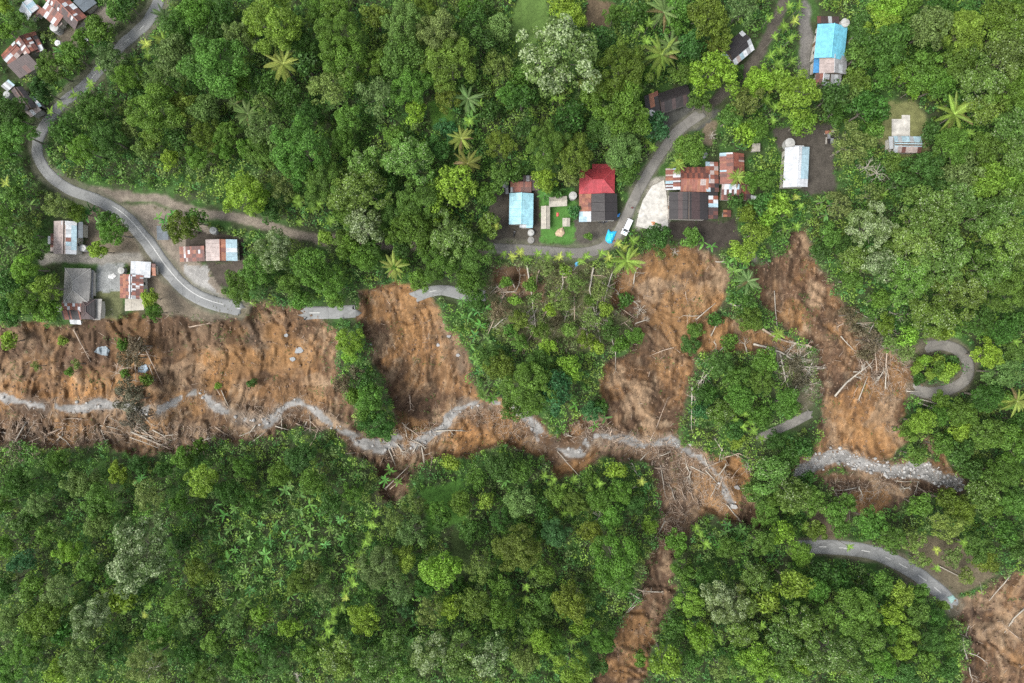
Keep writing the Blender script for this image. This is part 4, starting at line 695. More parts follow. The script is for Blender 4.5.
#        colour, kinds, words
PAL = {'m': ((0.092, 0.182, 0.028), ('cauli', 'fine', 'cauli'), 'mid-green leafy'), 'd': ((0.055, 0.128, 0.024), ('cauli', 'fine', 'star'), 'dark green'), 'o': ((.105, .165, .024), ('fine', 'cauli'), 'olive'),
       'y': ((0.165, 0.275, 0.034), ('cauli', 'star', 'cauli'), 'yellow-green'), 'g': ((0.125, 0.195, 0.055), ('cauli', 'loose', 'cauli'), 'grey-green'), 'p': ((0.115, 0.2, 0.038), ('speck',), 'pale-speckled'),
       'f': ((0.12, 0.185, 0.052), ('flower',), 'white-speckled'), 't': ((0.05, 0.14, 0.042), ('star', 'fine'), 'blue-green'), 'x': ((0.12, 0.108, 0.066), ('loose',), 'withered grey-brown'), 'l': ((0.14, 0.205, 0.05), ('loose', 'loose'), 'thin-crowned pale green')}
TREES = ('''5,8,8,y 20,22,9,m 8,32,9,m 92,24,6,o 52,70,13,m 42,90,11,d 72,55,11,m 85,40,9,m 100,32,10,m 118,12,9,m 127,5,9,d 104,48,9,d 176,60,17,g 218,68,23,m 240,40,14,g 250,30,10,y 215,40,12,d 158,112,21,o 185,110,14,o 206,110,13,g 160,80,15,g 230,135,12,m 250,150,10,m
115,62,14,g 130,80,14,m 95,110,13,d 70,132,14,d 85,150,15,m 110,140,14,d 130,128,8,g 140,97,9,d 205,135,12,o 225,150,9,m 200,160,10,m 170,160,9,y 10,115,14,d 22,135,13,m 5,150,10,m 182,28,14,d 200,14,15,m 225,18,12,d 145,150,10,g 152,140,10,o 180,140,9,d
275,25,21,y 340,38,20,m 345,62,18,m 376,18,11,o 335,10,12,m 405,25,18,g 425,12,12,o 403,57,17,m 375,65,12,o 440,35,20,g 450,65,21,o 410,85,18,m 378,95,16,g 330,88,16,l 448,98,13,o 448,130,9,t 498,68,14,l 500,30,12,g 480,45,14,d 300,150,23,m 265,132,15,g 260,155,13,m 365,165,16,p 410,160,20,p 395,138,10,m
500,145,12,o 475,20,12,d 300,40,12,d 310,115,12,d 350,120,13,m 318,10,10,m 415,112,11,y 470,8,10,m 490,112,9,d 290,95,12,d 345,145,12,m 440,150,10,d 305,65,11,d 510,95,11,m 270,85,12,d 240,85,10,m 265,105,10,g
558,58,30,f 565,10,15,y 620,72,23,o 614,15,9,m 622,110,22,m 620,146,19,g 545,146,21,m 575,157,17,o 570,118,13,d 522,100,14,d 527,130,12,d 713,75,19,y 705,18,16,o 740,10,14,g 690,45,11,d 745,105,14,l 730,117,11,m 757,82,13,y 690,150,14,m 735,77,8,d 700,101,10,m 655,128,12,t 600,42,12,d 590,95,11,m 600,130,12,d 640,15,10,d 640,75,9,d 680,75,9,m
720,40,10,o 755,130,12,m 742,135,10,y 680,10,11,m 520,75,11,m 675,25,10,m
885,8,14,y 878,25,14,y 903,8,12,m 885,45,17,d 927,30,16,g 910,20,9,d 960,35,18,y 995,15,15,o 1010,27,15,p 955,62,15,m 1000,60,20,p 975,82,20,p 1012,92,18,m 985,110,15,p 1008,128,16,p 950,150,18,m 985,150,14,o 1015,158,15,p 795,95,17,y 830,97,14,d 848,95,11,g 865,110,16,d 856,82,11,o 800,122,12,y 850,145,17,l 920,72,15,m 913,90,7,y 930,90,8,o 780,80,10,y 860,55,11,m
862,30,12,d 900,75,9,y 940,10,12,d 940,85,11,m 1018,55,12,p 955,100,9,d 835,112,10,d 880,80,9,m 970,15,10,d 1018,5,10,m 930,135,9,d 868,130,10,m
868,228,20,f 930,215,22,p 955,203,18,p 985,216,18,p 1003,235,20,p 912,242,20,p 940,262,22,p 905,278,20,p 882,265,15,f 960,292,20,p 930,312,19,p 985,268,19,p 1008,290,18,m 1000,330,14,d 890,255,12,p 975,320,14,d 940,330,12,y 905,335,11,y 1010,200,14,p 960,175,17,g 985,182,16,y 1012,175,14,m 920,170,15,d 900,185,14,d 930,190,12,d 895,165,10,o 870,195,10,l 838,205,11,l 820,252,10,d 830,235,9,m 855,260,12,p 1018,320,11,d 1018,258,10,p 880,300,10,m 850,280,9,m
325,182,19,m 300,180,11,d 360,192,22,p 365,226,16,f 345,210,12,m 420,200,19,m 452,190,19,y 488,195,11,m 415,228,17,m 450,237,21,p 472,252,18,m 440,262,18,m 470,282,14,m 398,213,12,d 395,236,11,m 270,210,10,d 275,252,18,f 310,266,17,m 330,283,14,m 336,302,8,m 365,258,13,m 350,248,11,m 262,197,10,y 285,187,12,g 247,195,17,y 240,287,14,m 257,272,13,m 182,228,15,o 197,221,10,d 385,185,12,d 435,215,10,y 400,265,9,m 420,280,11,m 300,300,9,m 290,285,10,m 490,225,10,p
574,212,6,t 657,238,11,d 690,237,9,m 755,233,13,y 742,250,11,y 750,182,9,m 765,180,9,m 760,205,10,d 745,215,9,o 778,205,11,y 765,222,9,y 735,200,8,d 588,236,4,m 628,175,9,m 625,150,9,m 500,175,9,m 545,180,11,y 515,172,9,d 570,178,11,l 556,192,6,d
60,207,13,g 28,268,14,y 30,300,15,m 12,312,13,d 50,288,13,y 48,310,11,m 115,233,13,m 100,250,9,y 150,298,8,y 155,312,9,m 108,222,9,d 78,212,8,o 5,222,12,m 5,282,13,d 38,250,9,d 15,195,9,m 10,340,7,y 25,235,9,m
150,495,15,g 185,456,10,m 200,446,8,m 205,480,14,y 120,472,10,y 80,482,15,g 60,463,12,m 20,483,14,d 40,503,12,g 100,503,15,m 245,467,12,m 230,492,13,d 180,503,10,m 5,503,10,m 252,502,11,d 165,470,9,d 140,465,9,d
25,522,10,d 100,522,13,g 25,560,12,t 68,550,12,y 60,592,15,g 90,568,10,m 143,550,29,f 92,617,18,f 45,620,17,o 65,632,10,d 150,662,21,l 200,570,12,o 185,540,10,d 30,645,16,m 85,657,16,g 10,620,12,g 10,668,14,m 112,650,10,d 160,633,11,m 180,602,12,m 190,622,10,g 122,600,11,y 45,535,10,m 5,545,10,m 5,585,11,d 35,585,10,m 115,575,9,d 190,650,12,d 215,640,11,m 235,620,11,g 250,660,12,m 60,670,12,y 205,672,12,m
392,522,13,l 412,532,15,g 440,518,10,d 380,566,18,g 405,557,13,y 440,570,17,y 478,565,15,l 508,548,14,o 400,592,12,g 430,612,13,l 450,607,11,y 475,602,15,o 365,620,13,y 406,610,8,t 300,582,13,o 312,568,11,g 322,592,9,g 290,627,10,y 340,657,17,p 372,662,15,p 430,652,18,f 460,655,17,p 490,655,17,f 500,612,15,m 275,662,13,d 310,652,11,m 262,612,10,y 425,585,9,d 460,585,8,d 350,545,9,d 395,640,12,p 405,672,12,p 340,620,8,d 500,585,11,m 265,640,10,d
300,458,15,d 280,472,12,m 312,482,14,m 332,502,12,d 352,492,10,m 450,462,9,y 500,467,13,d 520,472,11,m 522,502,15,g 500,518,12,d 575,502,12,o 460,502,13,m 440,512,12,m 415,503,12,l 475,478,10,m 485,500,9,y 540,510,11,d 555,497,9,m 600,500,12,m 620,490,12,m 590,478,9,m 635,505,9,d 612,515,11,m 470,530,10,d 615,470,9,y
517,548,20,o 555,532,13,t 570,600,17,o 615,560,24,m 590,530,11,o 650,525,9,y 582,626,10,y 602,640,13,m 545,572,10,m 572,670,16,y 680,566,10,m 675,542,11,m 690,602,13,y 672,622,11,d 665,660,17,y 697,632,15,y 725,602,19,f 742,632,13,p 760,542,13,m 730,548,12,m 755,577,15,p 720,668,13,l 760,662,15,y 750,605,10,p 690,660,9,d 590,590,9,d 545,600,10,d 540,640,12,y 525,660,12,g 555,640,10,m 640,660,6,m 740,655,10,m 705,575,11,d 530,620,10,m 600,665,9,d
890,537,14,m 870,520,15,m 910,540,11,l 945,525,15,l 960,508,13,o 975,547,13,m 850,612,21,m 790,582,17,y 800,622,20,p 830,652,22,p 780,642,17,p 900,592,11,y 880,582,11,m 915,612,11,m 930,640,12,d 900,648,12,y 880,662,13,m 870,642,14,p 935,617,9,d 800,552,12,m 780,532,13,y 948,668,9,d 890,612,11,y 905,630,10,y 925,660,11,m 905,672,10,d 865,590,10,d 815,590,12,m 765,600,11,y 785,670,12,p 860,672,12,p 840,580,10,d 820,570,9,d 918,590,9,m 948,640,9,m 890,630,9,m 800,660,12,y 815,530,10,o 840,525,10,m 1000,530,12,d 990,510,10,m 1015,545,10,d
1000,372,15,g 985,355,13,y 1008,400,10,m 960,412,13,m 985,432,15,m 1010,442,17,m 958,450,13,d 1000,472,17,m 980,492,15,p 1015,502,13,m 920,422,13,y 940,415,10,m 985,395,14,d 940,400,8,m 1015,355,10,m 905,430,10,m 915,455,10,m 970,470,11,d 945,500,11,o 920,505,11,m 1018,420,10,d 960,430,9,y 940,445,10,m 1018,470,9,m
740,398,15,m 720,412,13,p 760,382,13,m 785,403,13,m 800,447,11,d 788,455,12,d 770,472,17,p 790,492,17,p 755,492,13,p 812,502,13,m 832,512,11,m 765,514,13,m 735,430,10,d 705,395,10,d 748,318,12,o 745,305,10,d 728,342,7,m 720,362,12,d 765,362,11,m 700,410,9,t 760,415,10,m 775,440,9,d 735,375,11,m 805,480,9,d 845,500,9,m 735,440,8,y 775,500,10,m
500,365,13,o 530,388,22,m 515,407,14,m 552,388,19,t 570,367,12,y 490,355,10,d 540,360,10,d 478,300,9,d 500,310,9,x 540,330,10,o 520,320,9,o 560,300,9,l 590,320,9,l 555,320,8,x 610,330,9,d 575,285,9,l 600,290,9,l 545,268,8,l 585,340,9,o 625,300,7,d 635,335,8,m 620,345,7,m
350,342,12,y 352,355,9,y 342,384,9,x 358,372,7,x 372,397,15,m 378,424,16,d 368,412,11,m 365,380,9,d 384,432,9,d 355,395,7,m 125,345,5,m 148,380,6,m 124,374,5,m 142,346,5,l 62,341,4,y 76,364,5,l 37,366,5,l 218,386,4,y 253,383,5,d 70,372,4,m 133,400,15,x 138,418,13,x 130,388,11,x 132,358,12,x 140,346,9,x 590,412,9,t 600,405,7,d 505,282,6,m 690,345,9,d 715,320,7,d 695,330,8,m 660,255,5,l 840,245,8,d 868,340,10,x 850,315,9,x 885,325,9,o 890,345,9,l 855,330,7,x 905,350,9,l 795,365,8,x 800,380,8,x 865,355,8,x 942,605,5,o 515,300,6,y 530,285,6,m 550,310,6,y 570,330,7,m 605,310,6,y 548,347,8,y 520,342,8,m 597,347,7,y 565,270,6,y 512,330,7,d 535,298,6,l 590,300,5,m 345,241,11,m 372,247,10,m 402,247,10,d 428,247,11,m 325,238,7,y 460,245,9,m 924,360,6,y 937,361,6,y 950,369,6,y 930,374,6,y 943,376,6,y 916,368,6,y 936,368,7,m 918,377,6,d 953,360,5,d 985,560,9,o 965,575,8,l 950,555,9,l 920,560,8,l''')
AREC = ' '.join('%d,%d' % (378 - i * 5.8 + (i * 7 % 9) - 4, 512 + i * 14) for i in range(10)) + ' ' + '''145,45 127,70 90,82 74,95 52,111 150,55 132,60 98,66 60,104 5,182 12,190 558,98 580,85 595,76 585,100 553,100 531,113 648,140 652,148 645,133 678,157 690,35 640,30 645,40 655,68 650,25 590,70 780,10 785,25 795,20 775,35 790,40 772,55 778,65 792,60 770,92 780,50 768,20 788,75 775,105 785,112 772,120 800,5 788,5 765,100 968,132 965,145 950,15 955,8 962,20 945,45 955,48 300,205 310,210 318,205 297,200 330,222 345,222 300,225 262,205 495,225 480,245
372,525 368,532 365,542 362,555 356,563 355,572 350,582 346,590 345,597 340,606 335,614 332,621 328,630 322,640 318,648 535,540 533,575 528,600 538,555 530,530 702,534 705,546 698,528 700,652 695,645 525,585 560,490 545,476 548,485 555,480 575,478 590,490 598,485 608,498 572,510 580,505 565,515 790,212 786,200 795,225 785,230 742,425 750,422 735,420 745,412 755,430 762,438 815,527 805,525 850,548 938,567 968,582 895,530 920,500
505,253 512,256 520,252 528,257 540,254 548,256 560,258 568,256 578,260 586,258 600,255 610,258 616,262 622,250 618,245 608,265 632,262 636,255 635,240 800,205 795,195 885,195 980,300 990,305 985,315 995,320 975,305 1005,320 1012,325 950,318 960,322 970,325 985,330 940,335 925,328 1015,340 1000,342 935,550 870,600 965,545 470,120 480,105 735,660 720,640 708,630 742,590 760,625 528,640 535,650 515,655 520,670 540,665 550,655 640,480 570,640 110,600 105,590 125,610 145,615 150,605'''
NUTS = '166,20,13,d 164,38,11,y 243,114,13,g 284,66,17,a 468,95,13,t 466,138,13,a 468,160,13,o 660,14,16,g 659,57,17,y 666,42,12,g 712,45,10,o 955,117,17,y 395,267,13,a 626,266,15,y 748,284,12,t 777,331,8,y 1018,398,14,a 994,303,9,g 678,162,9,y 740,178,10,y 232,105,7,g 0,112,8,m 215,146,9,y'
BANS = '''68,48 78,52 62,52 95,30 105,125 112,118 120,135 88,120 472,120 480,118 337,103 330,107 465,125 30,205 22,240 14,232 35,235 28,248 20,225 40,245 100,213 92,210 108,216 98,222 88,215 106,228 822,202 828,195 818,210 826,215 830,205 728,262 735,258 740,270 732,272 745,262 470,305 462,300 478,312 468,318 485,308 480,325 475,335 470,345 488,340 492,398 480,372 488,385 476,360 484,395 552,185 560,190 545,195 165,222 158,218 172,215 725,532 735,540 718,545 728,525 740,530 712,536
215,505 225,515 235,508 245,520 255,512 230,530 240,540 250,535 260,525 270,540 265,555 255,560 245,570 275,525 285,535 280,515 290,550 300,520 295,540 270,570 260,580 250,590 280,580 290,595 310,530 305,545 320,515 315,555 330,530 340,520 300,510 290,485 300,495 310,505 320,480 295,470 285,490 340,480 275,500 265,490 208,520 220,540 228,560 215,575 238,585 245,605 225,600 200,590 235,550 345,540 335,555 325,545 330,570 200,640 195,625 410,640 400,650 415,625
390,470 398,482 385,480 505,480 530,460 512,458 565,365 560,372 575,360 580,372 568,378 595,425 605,418 570,398 575,405 694,240 712,246 704,242 140,478 130,470 115,465 110,480'''
LOGS = '''75,330;92,362;.2 191,327;207,324;.2 128,350;129,385;.16 136,360;137,383;.16 147,350;163,384;.17 150,365;155,379;.15 141,337;119,372;.14 222,390;229,406;.14 218,390;227,406;.13 27,423;9,453;.22 63,428;32,441;-4,457;.2 2,432;33,436;.15 140,411;152,424;.22 133,432;168,447;.2 136,430;172,442;.18 131,437;160,448;.15 140,436;174,450;.16
410,396;411,409;.22 405,426;413,431;421,437;.2 403,423;409,430;.14 436,431;450,430;468,431;.22 386,488;409,466;.18 390,489;411,470;.16 422,447;424,463;.2 389,449;396,466;.16 476,472;478,483;.18 432,458;430,474;.15 557,451;582,479;.11 527,266;531,290;536,331;.24 534,331;526,343;517,351;.2 503,297;497,314;488,334;.2 593,268;589,290;595,315;600,342;.24 612,272;608,285;604,300;.18 598,290;598,302;.11 602,290;602,302;.11 557,342;549,366;.15 574,297;574,324;.17 620,308;634,318;.15 611,338;615,352;615,365;.17 562,273;563,283;560,292;.16
696,319;715,303;.17 710,336;720,315;.15 773,291;774,310;776,330;.14 730,304;737,307;746,312;.25 761,329;775,338;791,343;806,345;817,350;.3 752,344;765,347;779,352;790,359;798,366;813,368;.3 779,355;784,380;791,395;.22 716,357;710,370;698,383;695,398;.28 724,346;713,355;700,364;.18 833,396;845,382;867,365;.26 857,399;866,376;.15 839,336;846,344;852,350;.15 865,338;873,352;875,372;.22 885,350;884,364;887,381;.2 873,322;885,331;.17 850,309;866,318;.18 691,387;691,429;.22 694,392;694,425;.15 724,457;738,453;752,459;.2 730,452;745,460;.16 640,600;628,611;614,624;.19 637,598;622,617;.13 1008,576;988,600;.15 937,565;967,580;.13 1024,607;1012,618;1003,632;.2 650,440;657,425;667,398;.13 640,460;648,452;.13 916,402;930,407;942,412;.2 918,399;938,404;.18 842,262;850,265;.28 870,300;890,302;.2 887,312;897,316;.2 727,505;735,515;740,520;.16 905,391;916,391;.16 862,268;872,271;.17 690,466;706,474;.18 705,470;716,482;.16 652,460;648,500;.15 660,465;665,495;.13 255,440;268,430;.14 240,436;256,430;.13 276,426;290,430;.16 310,420;322,432;.14'''

# ------------------------------------------------------------------ labels from landmarks
LAND += [('the hairpin bend', 945, 368), ('the lower road', 880, 556), ('the broken road stub', 330, 312), ('the grey road shard', 435, 293), ('the rocky stream', 860, 465), ('the corner slide', 985, 630), ('the round-headed scar', 680, 280), ('the central scar', 415, 350), ('the green spur', 365, 390), ('the lower brown gully', 635, 620),
         ('the stream bend', 728, 490), ('the pale road piece', 785, 426), ('the road\'s left bend', 40, 150), ('the left slide', 150, 350), ('the right scar', 830, 330), ('the top photo edge', 350, 0), ('the bottom photo edge', 150, 683), ('the bottom-centre edge', 450, 683), ('the bottom-right edge', 800, 683), ('the right photo edge', 1024, 220), ('the upper-right corner', 1010, 10), ('the right edge middle', 1020, 450), ('the left photo edge', 0, 560), ('the banana grove', 260, 540), ('the dirt track', 270, 228), ('the stream loop', 500, 405), ('the left log jam', 150, 440), ('the top-centre clearing', 535, 15), ('the areca row', 345, 590), ('the big white-speckled tree', 143, 550), ('the pale upper tree', 558, 58), ('the top-left road', 150, 20), ('the wooded middle', 390, 120), ('the scrubby slope', 560, 300), ('the woody valley', 520, 500), ('the lower forest', 580, 570)]
ITEMS = []
ORD = ['nearest', 'second nearest', 'third nearest', 'fourth nearest', 'fifth nearest', 'sixth nearest', 'seventh nearest', 'eighth nearest', 'ninth nearest', 'tenth nearest', 'eleventh nearest', 'twelfth nearest', 'thirteenth nearest', 'fourteenth nearest', 'fifteenth nearest', 'sixteenth nearest']
def want_label(o, desc, px, py): ITEMS.append((o, desc, px, py))
def resolve_labels():
    B = {}
    for o, d, x, y in ITEMS:
        m = min(LAND, key=lambda l: math.hypot(l[1] - x, l[2] - y) + (0 if math.hypot(l[1] - x, l[2] - y) > 3 else 40)); dx, dy = x - m[1], y - m[2]; a = math.degrees(math.atan2(-dy, dx)) % 360
        w = ['right of', 'upper right of', 'above', 'upper left of', 'left of', 'lower left of', 'below', 'lower right of'][int((a + 22.5) // 45) % 8]
        B.setdefault((d, w, m[0]), []).append((math.hypot(dx, dy), o))
    for (d, w, m), L in B.items():
        L.sort(key=lambda t: t[0])
        for i, (_, o) in enumerate(L): o['label'] = '%s %s %s' % (d, w, m) + ('' if len(L) == 1 else ', %s to it' % ORD[min(i, 15)])

# ------------------------------------------------------------------ trees
cover = []
def tree(px, py, r, code):
    c, kinds, word = PAL[code]; R = r * .262 * 1.06; kind = random.choice(kinds); i, me = crown(kind, R); s = R / SIZES[i]; hh = (2.2 + 1.6 * SIZES[i]) * s * (.5 if r < 9 and code in 'xtd' else .9 if r < 8 else 1)
    p = stand(px, py, hh); nm, ct, gr = ('shrub', 'shrub', 'shrubs and small bushy trees') if r < 11 else ('pale_crowned_tree', 'tree', 'trees with pale-speckled crowns') if code in 'pf' else ('sparse_tree', 'tree', 'thin-crowned trees') if code in 'lx' else ('broadleaf_tree', 'tree', 'broadleaf trees of the forest'); root = thing(nm, p, 'x', ct, gr); root.scale = (s * random.uniform(.85, 1.15), s * random.uniform(.85, 1.15), s * random.uniform(.9, 1.15)); root.rotation_euler = (0, 0, random.uniform(0, 6.28))
    hloc = hh / root.scale[2]; t = link('trunk', TR[i, random.randint(0, 1)], root); t.scale = (1, 1, hloc / (2.2 + 1.6 * SIZES[i])); q = random.uniform(.86, 1.18); jit = np.array([random.uniform(.9, 1.12), random.uniform(.94, 1.06), random.uniform(.85, 1.15)])
    cr = link('crown', me, root, np.array(c) * q * jit * 1.12); cr.location = (0, 0, hloc); cover.append((p.x, p.y, R, px, py, r)); cr.rotation_euler = (0, 0, random.uniform(0, 6.28))
    want_label(root, ('small ' if r < 9 else 'large ' if r > 17 else '') + word + (' shrub' if r < 11 else ' tree'), px, py); return root
for tok in TREES.split():
    a = tok.split(','); tree(float(a[0]), float(a[1]), float(a[2]), a[3])

def frond_mesh(L, W, n, droop, seed, v=.35):
    rng = np.random.default_rng(seed); V = []; q = []; T = []
    for i in range(n):
        t = (i + .6) / n; x = L * t * (1 - .12 * t * droop); z = L * (.22 * t - .55 * droop * t * t); w = W * math.sin(math.pi * min(1, .12 + .88 * t)) ** .6 * (1 - .25 * t); d = L / n
        for s in (-1, 1):
            f = .55 * w; k = len(V); V += [(x - d * .45, s * .02, z), (x + d * .5, s * .02, z), (x + f + d * .35, s * w, z - w * v), (x + f - d * .3, s * w * .96, z - w * v)]; q.append((k, k + 1, k + 2, k + 3)); T.append(rng.uniform(.75, 1.2))
    k = len(V); V += [(0, -.05, .04), (0, .05, .04), (L * .5, .03, L * (.11 - .1375 * droop) + .04), (L * .5, -.03, L * (.11 - .1375 * droop) + .04)]; q.append((k, k + 1, k + 2, k + 3)); T.append(1.9)
    return np.array(V), np.array(q), np.array(T)
def leaf_me(name, V, q, T, mat='palm'):
    me = mesh_np(name, V, q, M[mat]); attr(me, 'tint', 'FLOAT', 'FACE', T); attr(me, 'pale', 'FLOAT', 'FACE', np.zeros(len(q))); return me
FR = [leaf_me('frond', *frond_mesh(4.4, .5, 24, d, 3 + i)) for i, d in enumerate((.55, .8, 1.05))]
def palm_trunk(h, r, seed, name='trunk'):
    rng = random.Random(seed); g = G(); g.tube([(0, 0, -1), (0, 0, .2), (.1, .05, h * .5), (0, 0, h + .1)], [r * 1.5, r * 1.15, r, r * .85], 7); me = bpy.data.meshes.new('trunk'); me.from_pydata([tuple(v) for v in g.arr()], [], g.f); me.materials.append(M['bark']); me.update(); return me
PT = palm_trunk(9, .16, 1); AT = palm_trunk(7, .075, 2); BT = palm_trunk(1.6, .13, 3)
NC = {'y': ((.17, .25, .045), 'yellow-green'), 'g': ((.11, .17, .05), 'green'), 'd': ((.05, .09, .025), 'dark green'), 'a': ((.19, .235, .05), 'yellowing'), 'o': ((.12, .13, .03), 'olive'), 't': ((.11, .185, .06), 'grey-green'), 'm': ((.07, .12, .03), 'green')}
for tok in NUTS.split():
    a = tok.split(','); px, py, r = (float(v) for v in a[:3]); c, w = NC[a[3]]; s = r * .262 / 3.4; h = 9 * (1 if r > 11 else .6); p = stand(px, py, h)
    root = thing('coconut_palm', p, 'x', 'palm', 'coconut palms'); root.rotation_euler = (0, 0, random.uniform(0, 6.28)); t = link('trunk', PT, root); t.scale = (1, 1, h / 9); n = 22
    for k in range(n):
        if random.random() < .05: continue
        old = k > 18 and random.random() < .4; f = link('frond', FR[2 if old else k % 3], root, np.array((.17, .13, .06)) if old else np.array(c) * random.uniform(.65, 1.25) * (1, random.uniform(.92, 1.08), 1)); f.location = (0, 0, h); q_ = s * random.uniform(.68, 1.1); f.scale = (q_, q_ * random.uniform(.75, 1.2), q_)
        f.rotation_euler = (random.uniform(-.25, .25), (-.45 if k % 3 == 0 else -.15 if k % 3 == 1 else .12) + random.uniform(-.1, .1), k * 2.39996 + random.uniform(-.3, .3))
    root.rotation_euler = (random.uniform(-.14, .14), random.uniform(-.14, .14), root.rotation_euler[2]); want_label(root, w + ' coconut palm', px, py)
def areca_me(seed):
    rng = random.Random(seed); Vs, qs, Ts, o = [], [], [], 0
    nf = rng.randint(7, 11)
    for k in range(nf):
        V, q, T = frond_mesh(rng.uniform(1.0, 2.1), rng.uniform(.24, .4), 8, rng.uniform(.4, 1.3), seed * 10 + k, .3); a = k * 6.283 / nf + rng.uniform(-.25, .25); e = rng.uniform(.05, .55); c, s = math.cos(e), math.sin(e); V = np.c_[V[:, 0] * c - V[:, 2] * s, V[:, 1], V[:, 0] * s + V[:, 2] * c]
        V = np.c_[V[:, 0] * math.cos(a) - V[:, 1] * math.sin(a), V[:, 0] * math.sin(a) + V[:, 1] * math.cos(a), V[:, 2]]; Vs.append(V); qs.append(q + o); Ts.append(T * rng.uniform(.75, 1.25)); o += len(V)
    return leaf_me('crown', np.concatenate(Vs), np.concatenate(qs), np.concatenate(Ts))
AC = [areca_me(40 + i) for i in range(9)]
for tok in AREC.split():
    px, py = (float(v) + random.uniform(-2.2, 2.2) for v in tok.split(',')); h = random.uniform(5.5, 8.5); p = stand(px, py, h); root = thing('areca_palm', p, 'x', 'palm', 'slender areca palms'); root.rotation_euler = (0, 0, random.uniform(0, 6.28)); t = link('trunk', AT, root); t.scale = (1, 1, h / 7)
    b = random.random(); c = np.array((.135, .235, .034)) * (1.1 - b * .55) if b < .86 else np.array((.22, .27, .05)); cr = link('crown', random.choice(AC), root, c); cr.location = (0, 0, h); s = random.uniform(.8, 1.15); cr.scale = (s, s, s)
    want_label(root, ('yellow' if b >= .86 else 'bright green' if b < .4 else 'green') + ' areca palm', px, py)
def banana_leaf(L, W, droop):
    V, q = [], []; n = 7
    for i in range(n + 1):
        t = i / n; x = L * t * (1 - .15 * droop * t); z = L * (.45 * t - .6 * droop * t * t); w = W * (.08 if i == 0 else math.sin(math.pi * (.1 + .88 * t)) ** .55); V += [(x, -w, z + w * .22), (x, 0, z), (x, w, z + w * .22)]
    for i in range(n):
        for s in (0, 1): q.append((i * 3 + s, i * 3 + 3 + s, i * 3 + 4 + s, i * 3 + 1 + s))
    return leaf_me('leaf', np.array(V), np.array(q), RNG.uniform(.8, 1.2, len(q)))
BL = [banana_leaf(2.5, .36, .7), banana_leaf(2.1, .34, .95), banana_leaf(2.3, .33, .45)]
for tok in BANS.split():
    px, py = (float(v) for v in tok.split(',')); h = random.uniform(2.6, 4.6); p = stand(px, py, h + .3); root = thing('banana_plant', p, 'x', 'banana plant', 'banana plants'); root.rotation_euler = (0, 0, random.uniform(0, 6.28)); t = link('stem', BT, root); t.scale = (1, 1, h / 1.6)
    c = np.array((.075, .2, .042)) * random.uniform(.7, 1.25) * (random.uniform(.9, 1.6), 1, random.uniform(.8, 1.3)); n = random.randint(4, 8); s = random.uniform(.8, 1.25)
    for k in range(n):
        f = link('leaf', BL[k % 3], root, c * random.uniform(.8, 1.25)); f.location = (0, 0, h); q_ = s * random.uniform(.6, 1.1); f.scale = (q_, q_ * random.uniform(.5, 1.1), q_); f.rotation_euler = (random.uniform(-.5, .5), random.uniform(-.6, .25), k * 2.39996 + random.uniform(-.2, .2))
    want_label(root, ('short' if h < 3.2 else 'tall' if h > 4.0 else 'leafy') + ' banana plant', px, py)

# ------------------------------------------------------------------ dead trunks, bare trees
def branchy(g, p, d, L, r, depth, rng):
    e = p + d * L; m = p + d * L * .5 + Vector((rng.uniform(-.1, .1), rng.uniform(-.1, .1), rng.uniform(-.05, .1))) * L; g.tube([p, m, e], [r, r * .75, r * .45], 5)
    if depth > 0:
        for k in range(rng.randint(2, 3)):
            dd = (d + Vector((rng.uniform(-.9, .9), rng.uniform(-.9, .9), rng.uniform(-.3, .5)))).normalized(); branchy(g, m.lerp(e, rng.uniform(.2, 1)), dd, L * rng.uniform(.45, .7), r * .5, depth - 1, rng)
_lr = random.Random(77); EXTRA = []
for (x0, y0, x1, y1, n_) in ((5, 415, 130, 442, 10), (140, 425, 250, 446, 9), (250, 415, 330, 430, 5), (600, 436, 735, 500, 18), (390, 436, 430, 458, 5), (500, 268, 635, 340, 26), (765, 335, 815, 395, 9), (845, 320, 905, 392, 12), (830, 480, 930, 495, 5), (110, 340, 165, 385, 5), (640, 520, 668, 600, 4), (965, 610, 1020, 680, 5), (635, 260, 720, 400, 5)):
    for _ in range(n_):
        x, y, L_, a_ = _lr.uniform(x0, x1), _lr.uniform(y0, y1), _lr.uniform(8, 22), _lr.uniform(0, 6.28); EXTRA.append('%.1f,%.1f;%.1f,%.1f;%.1f,%.1f;%.2f' % (x, y, x + L_ / 2 * math.cos(a_) + _lr.uniform(-1, 1), y + L_ / 2 * math.sin(a_) + _lr.uniform(-1, 1), x + L_ * math.cos(a_), y + L_ * math.sin(a_), _lr.uniform(.09, .19)))
